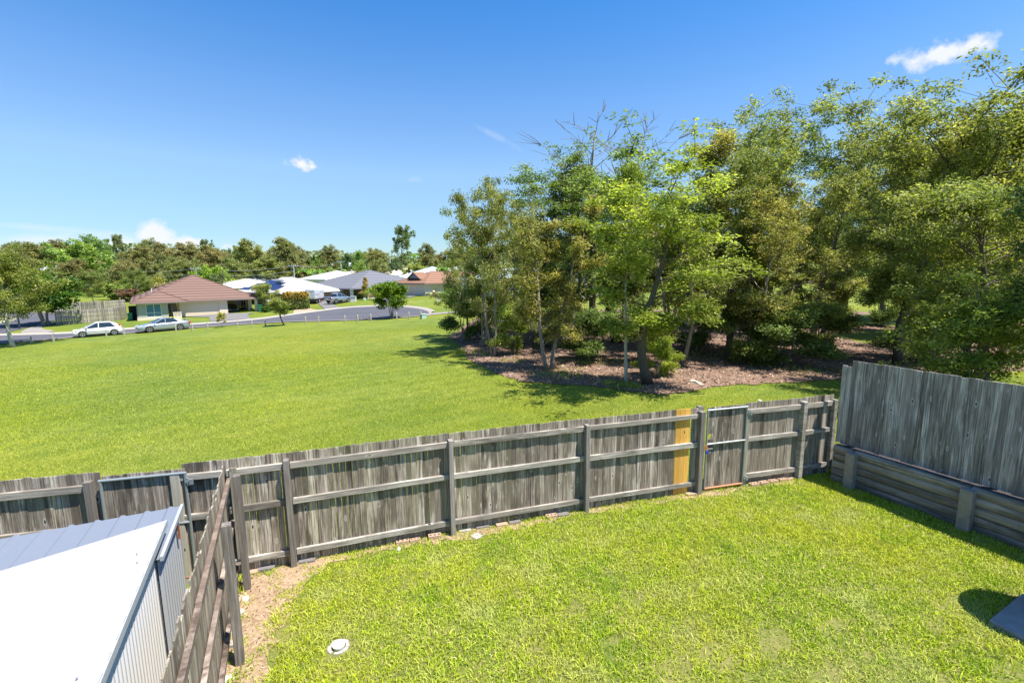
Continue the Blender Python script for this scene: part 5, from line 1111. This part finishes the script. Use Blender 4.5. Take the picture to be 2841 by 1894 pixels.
def bollard_proto():
    mb = MB(); mb.cur = .5; mb.box(-.065, .065, -.065, .065, -.3, .70); mb.add([(-.065, -.065, .7), (.065, -.065, .7), (.065, .065, .7), (-.065, .065, .7), (0, .02, .78)], [(0, 1, 4), (1, 2, 4), (2, 3, 4), (3, 0, 4)]); return mb.build('bollard', m['postpale'])
BP = [(86, 954, 'leaning grey bollard nearest the yellowing street gum'), (150, 948, 'bollard left of the white hatchback'), (296, 936, 'bollard in front of the white hatchback rear door'), (346, 931, 'bollard at the tail of the white hatchback'), (489, 921, 'bollard in front of the silver sedan rear wheel'), (534, 918, 'bollard at the tail of the silver sedan'), (577, 914, 'bollard just left of the yellow sapling'), (659.5, 908, 'first bollard right of the yellow sapling'), (699, 906, 'second bollard right of the yellow sapling'), (737, 905, 'bollard just left of the two-headed small tree'), (849, 898.5, 'first bollard right of the two-headed small tree'), (885, 897.6, 'second bollard right of the two-headed small tree'), (957, 895, 'third bollard right of the two-headed small tree'), (993, 894, 'fourth bollard right of the two-headed small tree'), (1029, 891.7, 'bollard left of the round bright tree'), (1100.6, 887, 'bollard right beside the round bright tree'), (1135, 885.7, 'second bollard right of the round bright tree'), (1168, 884.5, 'bollard beside the pale green service box')]
b0 = bollard_proto()
for i, (px, py, lb_) in enumerate(BP):
    o_ = b0 if i == 0 else b0.copy()
    if i: COL.objects.link(o_)
    o_.location = g(px, py); o_.rotation_euler = (.0, .09 if i == 0 else random.gauss(0, .02), .7 + random.gauss(0, .1)); o_.scale = (1, 1, 1.12 if i else .95); tag(o_, 'weathered ' + lb_, 'bollard', 'timber bollards along the road edge')
for i, (px, py) in enumerate(((82, 846), (141, 857), (162, 858), (172, 858))):
    o_ = b0.copy(); COL.objects.link(o_); o_.location = g(px, py); o_.scale = (2.2, 2.2, 1.8); tag(o_, f'{ords[i]} short post from the left in the far park behind the picket fence', 'bollard', 'posts in the far park')
def bin_(p, rz, label, lid='binlid'):
    r = empty('wheelie_bin', p, rz, label, 'bin'); mb = MB()
    mb.add([(x * s, y * s2, z) for z, s, s2 in ((.06, .8, .8), (.98, 1, 1)) for x, y in ((-.29, -.33), (.29, -.33), (.29, .33), (-.29, .33))], [(3, 2, 1, 0), (4, 5, 6, 7), (0, 1, 5, 4), (1, 2, 6, 5), (2, 3, 7, 6), (3, 0, 4, 7)]); mb.build('body', m['bin'], r, bevel=.03)
    mb = MB(); mb.box(-.31, .31, -.36, .37, .985, 1.05); mb.build('lid', m[lid], r, bevel=.02)
    for s in (-1, 1):
        mb = MB(); mb.tube([(s * .26, .30, .1), (s * .31, .30, .1)], .10, 12); mb.build('wheel', m['dark'], r)
m['bin'] = simple('green_bin', (.02, .19, .09), .5); m['binlid'] = simple('green_lid', (.03, .22, .10), .5); m['binlidy'] = simple('yellow_lid', (.75, .55, .05), .5)
bin_(g(362, 889) + Vector((0, 0, .02)), .7, 'green wheelie bin with a green lid at the left corner of the brown-roofed house')
bin_(g(374, 887) + Vector((-.2, .5, .02)), .7, 'wheelie bin with a yellow lid just behind the green-lidded one', 'binlidy')
bin_(g(722, 864) + Vector((0, 0, .02)), .7, 'green wheelie bin right of the carport pillar')
mb = MB(); p = g(352, 890); q = g(378, 888); mb.beam(Vector((p.x - .3, p.y + .9, p.z + 1)), Vector((q.x + .2, q.y + 1.1, q.z + 1)), .05, 2.0); tag(mb.build('side_gate', m['shadecloth'], None, bevel=.01), 'black shadecloth side gate behind the wheelie bins', 'gate')
def letterbox(p, rz, w, h, label, mt='wall_cream', slots=2):
    r = empty('letterbox', p, rz, label, 'letterbox'); mb = MB(); mb.box(-w / 2, w / 2, -.18, .18, -.2, h); mb.build('pier', m[mt], r, bevel=.01)
    mb = MB(); mb.box(-w / 2 - .04, w / 2 + .04, -.22, .22, h, h + .06); mb.build('cap', m[mt], r, bevel=.01)
    for k in range(slots):
        x = (k - (slots - 1) / 2) * w * .42; s = MB(); s.box(x - .14, x + .14, -.195, -.181, h - .38, h - .14); s.build('door', m['gutterg'] if mt != 'wall_cream' else m['paver'], r)
letterbox(g(494, 886), math.radians(38), .95, .95, 'cream twin letterbox pier behind the silver sedan')
letterbox(g(981, 837), math.radians(0), .95, .95, 'pale grey twin letterbox pier in front of the grey roof', 'wall_white')
letterbox(g(855, 853), math.radians(10), .5, 1.0, 'brick letterbox pier beside the pink driveway', 'brick', 1)
letterbox(g(1216, 836), math.radians(10), .6, .95, 'grey letterbox pier in front of the terracotta house', 'wall_beige', 1)
def small_box(p, label, name='service_box', mt=None, s=.45):
    r = empty(name, p, .4, label, 'service box'); mb = MB(); mb.box(-s / 2, s / 2, -s / 2.4, s / 2.4, -.1, s * .95); mb.build('body', mt, r, bevel=.03); mb = MB(); mb.box(-s / 2 - .03, s / 2 + .03, -s / 2.4 - .03, s / 2.4 + .03, s * .95, s * 1.08); mb.build('lid', mt, r, bevel=.02)
pg = simple('pale_green_box', (.42, .58, .50), .5)
small_box(g(1175.5, 884), 'pale green service box at the right end of the bollards', mt=pg, s=.52); small_box(g(1012, 833), 'pale green service box on the verge in front of the grey roof', mt=pg)
r_ = empty('garden_pot', g(1204, 822), 0, 'red-brown garden pot beside the terracotta house', 'pot'); mb = MB(); mb.lathe([(.22, 0), (.34, .4), (.28, .62), (.36, .75), (.3, .76), (.24, .6)], 14); mb.build('pot', simple('red_glaze', (.32, .07, .05), .4), r_)
mb = MB(); mb.lathe([(.05, .6), (.28, .9), (.1, 1.1), (0, 1.15)], 10); mb.build('plant', m['wall_cream'], r_)
# street lamps and power poles
def street_lamp(p, h, label, arm=-1):
    r = empty('street_lamp', p, 0, label, 'street lamp'); mb = MB(); mb.tube([(0, 0, -.2), (0, 0, 1.1)], .10, 8); mb.tube([(0, 0, 1.1), (0, 0, h)], [.075, .055], 8); mb.build('pole', m['lampblack'], r)
    mb = MB(); mb.tube([(0, 0, h - .1), (arm * .1, 0, h + .15), (arm * .5, 0, h + .32), (arm * .95, 0, h + .2), (arm * 1.05, 0, h - .1)], .03, 6); mb.tube([(0, 0, h - .75), (arm * .5, 0, h - .62), (arm * 1.05, 0, h - .45)], .02, 6); mb.build('arm', m['lampblack'], r)
    mb = MB(); mb.lathe([(.02, .12), (.10, .08), (.26, -.05), (.26, -.10), (0, -.12)], 14, (arm * 1.05, 0, h - .15)); mb.build('lamp_head', m['lampblack'], r)
m['lampblack'] = simple('dark_paint', (.025, .03, .05), .4); m['lampgrey'] = simple('grey_blue_paint', (.07, .09, .12), .5)
street_lamp(g(777, 841), 5.2, 'black street lamp with a curved arm in front of the solar roof')
p = g(55, 912); street_lamp(p, 5.6, 'dark blue-grey street lamp rising into the crown of the corner trees')
m['pole'] = simple('greenish_pole', (.30, .40, .36), .8); m['polew'] = simple('white_pole', (.6, .6, .6), .6)
poles = {}
for key, px, ty, by, Y, lb_, mt in (('a', 814, 735, 770, 118, 'green-tinted power pole with a crossarm above the solar roof', 'pole'), ('b', 945, 724, 755, 150, 'slim power pole above the grey roof ridge', 'pole'), ('c', 543, 743, 775, 112, 'power pole with a wide crossarm right above the brown roof peak', 'pole'), ('d', 1082, 713, 745, 150, 'plain white pole above the beige roof', 'polew'), ('e', 1239, 708, 740, 160, 'thin power pole above the pale blue roof', 'pole')):
    t0 = at(px, ty, Y); zb = float(T(t0.x, Y)); r = empty('power_pole', (t0.x, t0.y, zb), 0, lb_, 'power pole'); h = t0.z - zb; mb = MB(); mb.tube([(0, 0, -.3), (0, 0, h)], [.20, .13], 8); mb.build('pole', m[mt], r); poles[key] = t0
    if key != 'd':
        mb = MB(); mb.box(-1.3, 1.3, -.06, .06, h - .35, h - .2); mb.build('crossarm', m[mt], r)
        for x in (-1.1, -.5, .5, 1.1):
            mb = MB(); mb.lathe([(.05, 0), (.07, .05), (.05, .1), (.07, .15), (0, .2)], 8, (x, 0, h - .2)); mb.build('insulator', m['white'], r)
def wire(a, b, sag, label):
    a, b = Vector(a), Vector(b); mb = MB(); pts = [a.lerp(b, t / 14) - Vector((0, 0, sag * 4 * (t / 14) * (1 - t / 14))) for t in range(15)]; mb.tube(pts, .028, 4); tag(mb.build('power_line', m['galv']), label, 'power line')
pa, pc, pb = poles['a'], poles['c'], poles['b']
wire(pc + Vector((1, 0, -.3)), pa + Vector((-1, 0, -.3)), .7, 'upper power line between the brown roof and the solar roof poles')
wire(pc + Vector((0, 0, -1.3)), pa + Vector((0, 0, -1.4)), .9, 'lower power line between the brown roof and the solar roof poles')
wire(pc + Vector((-1, 0, -.3)), pc + Vector((-22, 8, -.2)), .5, 'upper power line running left from the pole at the brown roof peak')
wire(pc + Vector((0, 0, -1.3)), pc + Vector((-22, 8, -1.5)), .6, 'lower power line running left from the pole at the brown roof peak')
wire(pa + Vector((1, 0, -.3)), pb + Vector((-1, 0, -.3)), .7, 'power line from the solar roof pole to the slim pole')
# ================================================================== VEHICLES
def carpaint(name, col, metal=.0):
    M = Mat(name); M.P(Base_Color=(*col, 1), Roughness=.28, Metallic=metal, Specular_IOR_Level=.6, Coat_Weight=.6, Coat_Roughness=.08); return M.m
m['p_white'] = carpaint('white_car_paint', (.74, .74, .74)); m['p_silver'] = carpaint('silver_green_paint', (.33, .37, .40), .45); m['p_blue'] = carpaint('blue_grey_paint', (.28, .34, .42), .45); m['p_black'] = carpaint('black_paint', (.015, .015, .017))
m['tyre'] = simple('tyre_rubber', (.02, .02, .02), .8); m['rim'] = simple('alloy', (.62, .63, .65), .3, .7); m['lens_r'] = simple('red_lens', (.5, .02, .015), .2); m['lens_w'] = simple('clear_lens', (.6, .62, .62), .1)
def vehicle(kind, paint, loc, heading, label, sc=1):
    S_ = {'hatch': dict(L=4.15, W=.85, st=[(-2.07, .40, .80, .74), (-1.98, .24, .92, .80), (-1.5, .20, .96, .85), (-.6, .20, .93, .85), (.6, .20, .90, .85), (.95, .20, .90, .84), (1.5, .20, .80, .82), (1.95, .24, .66, .74), (2.08, .34, .56, .60)], gh=[(-1.92, -1.45, .95, 1.28), (-1.35, -1.05, .95, 1.44), (.2, -.05, .92, 1.47), (1.25, .25, .89, 1.39)], wb=(1.28, -1.30), r=.31),
          'sedan': dict(L=4.9, W=.92, st=[(-2.45, .40, .92, .78), (-2.35, .25, .99, .86), (-1.9, .19, 1.0, .92), (-.8, .18, .96, .92), (.7, .18, .92, .92), (1.1, .18, .91, .91), (1.8, .18, .80, .88), (2.3, .24, .66, .80), (2.46, .34, .56, .64)], gh=[(-1.75, -1.2, .98, 1.22), (-1.2, -.8, .97, 1.40), (.1, -.15, .93, 1.44), (1.15, .30, .90, 1.34)], wb=(1.45, -1.38), r=.335),
          'ute': dict(L=5.3, W=.93, st=[(-2.65, .58, 1.16, .90), (-2.6, .50, 1.18, .93), (-1.0, .45, 1.18, .93), (-.9, .40, 1.16, .93), (.9, .40, 1.14, .93), (1.1, .40, 1.14, .92), (2.0, .40, 1.05, .90), (2.5, .45, .9, .84), (2.65, .5, .8, .70)], gh=[(-.95, -.85, 1.16, 1.55), (-.75, -.65, 1.16, 1.78), (.2, .1, 1.14, 1.80), (1.2, .45, 1.13, 1.70)], wb=(1.6, -1.5), r=.385)}[kind]
    r = empty({'hatch': 'hatchback', 'sedan': 'sedan', 'ute': 'pickup_truck'}[kind], loc, heading, label, 'car' if kind != 'ute' else 'pickup truck'); r.scale = (sc,) * 3
    mb = MB(); rings = []
    for x, zl, zt, w in S_['st']:
        zm = zl + (zt - zl) * .55; h_ = [(w * .90, zl), (w * .985, zl + .10), (w, zm), (w * .965, zt - .07), (w * .86, zt), (w * .45, zt + .02)]
        rings.append([(x, y, z) for y, z in h_] + [(x, -y, z) for y, z in h_[::-1]])
    n = len(rings[0]); mb.add([p for q in rings for p in q], [(i * n + k, i * n + (k + 1) % n, (i + 1) * n + (k + 1) % n, (i + 1) * n + k) for i in range(len(rings) - 1) for k in range(n)] + [tuple(range(n)), tuple((len(rings) - 1) * n + k for k in range(n - 1, -1, -1))])
    body = mb.build('body', m[paint], r, smooth=True); md = body.modifiers.new('sub', 'SUBSURF'); md.levels = md.render_levels = 2
    gh = S_['gh']; W = S_['W']; mb = MB(); ring = []      # glass house
    xb0, xb1 = gh[0][0], gh[-1][0]; zb = gh[1][2] - .05; top = [(g_[1], g_[3]) for g_ in gh]
    low = [(xb0, zb), (gh[1][0], zb), (gh[2][0], zb), (xb1, gh[-1][2] - .05)]
    A = [(x, W * .90, z) for x, z in low]; B = [(x, W * .70, z - .03) for x, z in top]
    vs = A + B + [(x, -y, z) for x, y, z in A] + [(x, -y, z) for x, y, z in B]
    fs = [(0, 1, 5, 4), (1, 2, 6, 5), (2, 3, 7, 6), (8, 12, 13, 9), (9, 13, 14, 10), (10, 14, 15, 11), (0, 4, 12, 8), (3, 11, 15, 7), (4, 5, 13, 12), (5, 6, 14, 13), (6, 7, 15, 14)]
    mb.add(vs, fs); mb.build('windows', m['glass'], r)
    mb = MB(); tp = [(x, z) for x, z in top]        # roof skin and pillars
    rr = [[(x, W * .71 * s, z + (-.02 if abs(s) == 1 else .02)) for s in (-1, -.85, 0, .85, 1)] for x, z in tp[(1 if kind == 'sedan' else 0):]]
    k = 5; mb.add([p for q in rr for p in q], [(i * k + j, i * k + j + 1, (i + 1) * k + j + 1, (i + 1) * k + j) for i in range(len(rr) - 1) for j in range(k - 1)])
    for s in (-1, 1):
        def pil(i0, i1, wd): a_ = Vector((low[i0][0], s * W * .905, low[i0][1])); b_ = Vector((top[i1][0], s * W * .715, top[i1][1] - .03)); mb.beam(a_, b_, .035, wd, up=(1, 0, 0))
        pil(3, 3, .06); pil(0, 0, .10); mb.beam(Vector((-.05 if kind != 'ute' else .1, s * W * .91, zb)), Vector((-.10 if kind != 'ute' else .05, s * W * .72, top[2][1] - .03)), .03, .07, up=(1, 0, 0))
        if kind == 'hatch': mb.prism([(low[0][0], s * W * .9, zb), (low[0][0] + .42, s * W * .905, zb), (top[1][0] - .02, s * W * .715, top[1][1] - .04), (top[0][0], s * W * .715, top[0][1] - .03)], (0, s * .02, 0))
        if kind == 'sedan': mb.prism([(low[0][0] - .05, s * W * .9, zb), (low[0][0] + .42, s * W * .905, zb), (top[1][0] - .05, s * W * .715, top[1][1] - .04), (top[0][0], s * W * .715, top[0][1] - .03)], (0, s * .02, 0))
        for i in range(len(top) - 1): mb.beam(Vector((top[i][0], s * W * .715, top[i][1] - .02)), Vector((top[i + 1][0], s * W * .715, top[i + 1][1] - .02)), .05, .045)
    mb.build('roof', m[paint], r, smooth=False)
    for wx in S_['wb']:
        for s in (-1, 1):
            R_ = S_['r']; y = s * (W - .11); M = Matrix.Translation((wx, y, R_)) @ Matrix.Rotation(-s * math.pi / 2, 4, 'X')
            wl = empty('wheel', (wx, y, R_), 0); wl.rotation_euler = (-s * math.pi / 2, 0, 0); wl.parent = r
            t = MB(); t.lathe([(R_ * .68, -.09), (R_ * .93, -.10), (R_, -.06), (R_, .08), (R_ * .94, .115), (R_ * .70, .12)], 24); t.build('tyre', m['tyre'], wl, fixn=True)
            t = MB(); t.lathe([(R_ * .68, .08), (R_ * .70, .122), (R_ * .62, .118), (R_ * .60, .07)], 24)
            for q in range(5):
                an = q * 2 * math.pi / 5; t.beam((0, 0, .10), (math.cos(an) * R_ * .64, math.sin(an) * R_ * .64, .108), .085 if kind != 'sedan' else .06, .03)
            t.lathe([(.06, .05), (.06, .13), (0, .135)], 10); t.build('rim', m['rim'], wl)
            ar = MB(); ar.cur = 0; nn_ = 18; vs = []
            for q in range(nn_ + 1):
                an = -.25 + (math.pi + .5) * q / nn_
                for rad in (R_ * .95, R_ * 1.19): vs.append((wx + math.cos(an) * rad, s * (W + .004), R_ + math.sin(an) * rad)); vs.append((wx + math.cos(an) * rad, s * (W - .14), R_ + math.sin(an) * rad))
            ar.add(vs, [f for q in range(nn_) for f in ((q * 4, q * 4 + 2, q * 4 + 6, q * 4 + 4), (q * 4 + 2, q * 4 + 3, q * 4 + 7, q * 4 + 6), (q * 4 + 1, q * 4 + 5, q * 4 + 7, q * 4 + 3))]); ar.build('wheel_arch', m['dark'], r)
    xf = S_['st'][-1][0]; xr = S_['st'][0][0]
    for s in (-1, 1):
        h = MB(); h.prism([(xf - .06, s * W * .58, .60), (xf - .10, s * W * .58, .72 if kind != 'ute' else .92), (xf - .42, s * W * .93, .78 if kind != 'ute' else 1.0), (xf - .38, s * W * .95, .62)], (.03, s * .02, 0)); h.build('headlight', m['lens_w'], r, bevel=.01)
        h = MB(); zt = S_['st'][1][2]; 
        if kind == 'hatch': h.prism([(xr + .10, s * W * .86, zt - .18), (xr + .02, s * W * .70, zt - .18), (xr + .28, s * W * .80, zt + .22), (xr + .38, s * W * .92, zt + .18)], (-.04, s * .03, 0))
        else: h.box(xr - .02, xr + .22, min(s * W * .70, s * W * 1.0), max(s * W * .70, s * W * 1.0), zt - .26 - (.12 if kind == 'ute' else 0), zt - .08)
        h.build('tail_light', m['lens_r'], r, bevel=.01)
        h = MB(); h.box(.85, .98, min(s * W * .98, s * (W + .14)), max(s * W * .98, s * (W + .14)), zb + .02, zb + .15); h.build('mirror', m[paint], r, bevel=.02)
    h = MB(); h.box(-1.5, 1.3, -W * .93, W * .93, .14, .26); h.build('sill', m['dark'], r)
    if kind == 'sedan':
        h = MB(); h.box(-2.42, -2.18, -.72, .72, 1.12, 1.15); h.box(-2.34, -2.24, -.68, -.62, .98, 1.12); h.box(-2.34, -2.24, .62, .68, .98, 1.12); h.build('spoiler', m[paint], r, bevel=.008)
    if kind == 'hatch':
        h = MB(); h.box(xr + .02, xr + .05, -.26, .26, .62, .74); h.build('number_plate', m['white'], r)
        for s in (-1, 1): h = MB(); h.box(-.9, .95, min(s * (W - .005), s * (W + .012)), max(s * (W - .005), s * (W + .012)), .50, .54); h.build('side_strip', m['dark'], r)
    if kind == 'ute':
        h = MB(); h.box(-2.45, -1.05, -.78, .78, 1.10, 1.215); tag(h.build('tray', m['dark'], r), 'dark open tray')
        h = MB(); h.box(-2.72, -2.58, -.82, .82, .52, .66); h.build('bumper', m['galv'], r, bevel=.02)
        h = MB(); h.box(-2.68, -2.655, -.22, .22, .74, .86); h.build('number_plate', m['white'], r)
        h = MB(); h.tube([(-.98, -.72, 1.2), (-1.0, -.66, 1.62), (-1.0, .66, 1.62), (-.98, .72, 1.2)], .035, 8); h.build('sports_bar', m['galv'], r)
    return r
def park(kind, paint, fw, rw, label, sc, W):
    f, q = g(*fw), g(*rw); h = (f - q); h.z = 0; h.normalize(); n = Vector((-h.y, h.x, 0)); mid = (f + q) / 2
    if n.dot(Vector((-mid.x, -mid.y, 0))) < 0: n = -n
    c = mid - n * (W - .05); c.z = float(T(c.x, c.y)) + .035; return vehicle(kind, paint, c, math.atan2(h.y, h.x), label, sc)
park('hatch', 'p_white', (232, 936.5), (316, 930), 'white hatchback parked on the road behind the bollards', .97, .85)
park('sedan', 'p_silver', (417, 923), (502, 915), 'silver sedan with a boot spoiler parked in front of the brown-roofed house', 1.0, .92)
p = at(938, 830, 84); vehicle('ute', 'p_blue', (p.x, p.y, float(T(p.x, p.y)) + .09), math.radians(68), 'blue-grey pickup truck parked in the driveway of the grey-roofed house', 1.0)
p = at(766, 838, 78); vehicle('hatch', 'p_white', (p.x, p.y, float(T(p.x, p.y)) + .05), math.radians(60), 'white car half hidden behind the pale garden shrub', 1.0)
p = hl(12.0, 5.0, .03); vehicle('hatch', 'p_black', p, math.radians(-50), 'black car in the shade of the open carport', .95)
# covered camper trailer
p = at(874, 829, 86); tr = empty('camper_trailer', (p.x, p.y, float(T(p.x, p.y)) + .09), math.radians(88), 'camper trailer under a wrinkled silver cover in the driveway', 'trailer')
M_ = Mat('silver_cover'); n_ = M_.noise(2.2, 4, .6, sc=(1, 1.2, .6)); M_.P(Base_Color=(.58, .59, .62, 1), Roughness=.35, Metallic=.3); M_.bump(n_, 1.0, .25); m['cover'] = M_.m
bm = bmesh.new(); bmesh.ops.create_cube(bm, size=1); bmesh.ops.subdivide_edges(bm, edges=bm.edges, cuts=7, use_grid_fill=True); rr = random.Random(4)
for v in bm.verts:
    v.co = Vector((v.co.x * 3.6, v.co.y * 1.95, (v.co.z + .5) * 1.75)); 
    if v.co.z > 1.6: v.co.z += .10 * math.cos(v.co.y * 1.6) + rr.gauss(0, .02); v.co.y *= .86
    else: v.co.y *= 1 - .08 * (v.co.z / 1.6) + rr.gauss(0, .012)
me = bpy.data.meshes.new('cover'); bm.to_mesh(me); bm.free(); me.materials.append(m['cover']); co = bpy.data.objects.new('cover', me); COL.objects.link(co); co.parent = tr; co.location = (0, 0, .75)
for pl_ in me.polygons: pl_.use_smooth = True
mb = MB(); mb.box(-1.7, 1.7, -.85, .85, .35, .76); mb.build('chassis', m['dark'], tr)
for s in (-1, 1):
    wl = empty('wheel', (-.3, s * .86, .36)); wl.rotation_euler = (-s * math.pi / 2, 0, 0); wl.parent = tr; t = MB(); t.lathe([(.24, -.1), (.36, -.08), (.36, .08), (.24, .1), (0, .1)], 20); t.build('tyre', m['tyre'], wl); t = MB(); t.lathe([(.2, .08), (.2, .115), (0, .12)], 16); t.build('rim', m['rim'], wl)
mb = MB(); mb.beam((1.7, 0, .5), (3.0, 0, .5), .1, .1); mb.build('drawbar', m['galv'], tr)
# ================================================================== GARDENS
def garden(key, px, by, ty, wpx, tint, label, name='shrub', cat='shrub', rz=0): return tree_px(key, px, by, ty, wpx, rz, tint, name, label, cat)
def hedge(p, L, W, H, ang, mat, label, n=5000, seed=1, tint=(1, 1, 1), ls=.14, name='hedge'):
    r = np.random.default_rng(seed); q = r.uniform(-1, 1, (n, 3)); ax = r.integers(0, 3, n); q[np.arange(n), ax] = np.sign(q[np.arange(n), ax]) * r.uniform(.8, 1.04, n); q[:, 2] = (q[:, 2] + 1) / 2
    k = np.maximum(0, np.abs(q[:, 0]) ** 4 + np.abs(q[:, 1]) ** 4 - .9); P = np.stack([q[:, 0] * L / 2 * (1 - .08 * k), q[:, 1] * W / 2 * (1 - .08 * k), np.abs(q[:, 2]) * H * (1 - .10 * k) + vnoise(q * 3, 3, seed) * .08 * H], 1)
    d = r.normal(0, 1, (n, 3)); d /= np.linalg.norm(d, axis=1)[:, None]; s = np.cross(d, r.normal(0, 1, (n, 3))); s /= np.linalg.norm(s, axis=1)[:, None]
    V = np.stack([P - d * ls, P + s * ls * .6, P + d * ls, P - s * ls * .6], 1).reshape(-1, 3); i = np.arange(n) * 4; root = empty(name, p, ang, label, 'hedge')
    o = np_mesh('foliage', V, [np.stack([i, i + 1, i + 2, i + 3], 1)], mat, r.random(n), root); o.color = (*tint, 1)
    st = MB()
    for x in np.linspace(-L / 2 + .3, L / 2 - .3, max(2, int(L / .8))): st.tube([(x, 0, -.2), (x, 0, H * .8)], .03, 5); 
    st.build('stems', m['bark_d'], root); return root
M_ = Mat('orange_hedge_leaves'); sp = M_.N.new('ShaderNodeSeparateXYZ'); M_.L.new(M_.tc.outputs['Object'], sp.inputs[0]); v_ = M_.attr()
base_ = M_.ramp(v_, [(0, (.03, .07, .01)), (.5, (.09, .14, .015)), (1, (.20, .22, .02))]); new_ = M_.ramp(v_, [(0, (.16, .22, .02)), (.4, (.42, .30, .03)), (.75, (.50, .17, .02)), (1, (.46, .40, .05))])
nn_ = M_.noise(1.2, 3); M_.P(Base_Color=M_.mix(M_.mr(M_.math('ADD', sp.outputs[2], M_.math('MULTIPLY', nn_, 1.6)), 2.35, 3.1), base_, new_), Roughness=.6); m['orange'] = M_.m
p = at(822, 842, 76); hedge((p.x, p.y, float(T(p.x, p.y))), 3.7, 2.0, 2.75, math.radians(8), m['orange'], 'large clipped hedge with orange-red new growth on top, left of the covered trailer', 9000, 2, ls=.12)
p = at(1262, 833, 84); hedge((p.x, p.y, float(T(p.x, p.y))), 5.0, 2.0, .95, math.radians(10), m['leafb'], 'low lime-green clipped hedge in front of the terracotta house', 5000, 3, (1.9, 1.8, .6), ls=.09)
garden('shrub', 735, 862, 783, 62, (1.5, 1.35, 1.3), 'pale yellow-green garden shrub in front of the solar-roofed house', 'garden_shrub')
garden('cone', 1016, 832, 768, 34, (1.7, 1.25, .8), 'tall bronze-green conifer-shaped shrub in front of the grey roof', 'conifer', 'tree')
garden('cone', 1042, 831, 795, 30, (1.6, 1.0, .8), 'shorter bronze shrub between the conifer and the round tree', 'garden_shrub')
garden('shrub', 1244, 822, 800, 34, (.8, 1.1, .8), 'spiky dark green cycad by the terracotta house window', 'cycad')
garden('shrub', 1225, 824, 811, 36, (1.1, 1.5, .7), 'strappy green clump in front of the terracotta house', 'garden_shrub')
garden('shrub', 1186, 820, 812, 26, (1.2, 1.5, .7), 'low green clump beside the terracotta garage', 'garden_shrub')
garden('shrub', 1275, 838, 818, 50, (1.6, 1.1, .9), 'pinkish-brown low shrub at the right end of the lime hedge', 'garden_shrub')
garden('shrub', 479, 886, 878, 13, (4.0, 3.2, .5), 'small yellow bush beside the cream letterbox pier', 'garden_shrub')
garden('shrub', 999, 829, 812, 14, (1.3, 1.7, .6), 'small green potted-looking shrub at the grey-roofed porch', 'garden_shrub')
garden('shrub', 735, 866, 850, 34, (.5, .8, .6), 'dark low bushes under the pale garden shrub', 'garden_shrub')
# palms on the slope
def palm(px, ty, Y, label, s=1.0, seed=1):
    b = at(px, 757, Y); z = float(T(b.x, Y)); top = at(px, ty, Y).z; h = top - z - .6; r = empty('palm_tree', (b.x, b.y, z), seed, label, 'palm'); rr = random.Random(seed); mb = MB(); mb.tube([(0, 0, -.3), (.1, 0, h)], [.2, .13], 7); mb.build('trunk', m['bark_b'], r)
    mb = MB()
    for k in range(15):
        a = k * 2.4 + rr.uniform(-.2, .2); L = rr.uniform(1.8, 2.6) * s; up = rr.uniform(.2, 1.1); pts = []
        for j in range(7): t = j / 6; pts.append(Vector((math.cos(a) * L * t, math.sin(a) * L * t, h + up * t * 1.6 - 2.0 * t * t)))
        side = Vector((-math.sin(a), math.cos(a), 0))
        for j in range(6):
            w = .42 * s * math.sin(math.pi * (j + .8) / 7); 
            for sg_ in (-1, 1): mb.add([pts[j], pts[j + 1], pts[j + 1] + side * sg_ * w - Vector((0, 0, .25)), pts[j] + side * sg_ * w * .9 - Vector((0, 0, .22))], [(0, 1, 2, 3)], rr.random())
    c = mb.build('crown', m['leafb'], r, fixn=False); c.color = (1.1, 1.2, .9, 1)
for i, (px, ty, Y, lb_) in enumerate(((852, 742, 130, 'palm left of the white gable roof'), (882, 743, 132, 'pale green palm just behind the white gable roof'), (898, 705, 190, 'yellowish palm on the slope below the umbrella gum'), (1150, 700, 175, 'palm above the beige roof on the slope'), (1228, 738, 128, 'yellow palm beside the pale blue roof'))): palm(px, ty, Y, lb_, 1.3, i + 1)
# drop tree kinds that were not used
for o_ in list(PROTO):
    if o_ not in used:
        for c_ in list(PROTO[o_][0].children): bpy.data.objects.remove(c_)
        bpy.data.objects.remove(PROTO[o_][0])
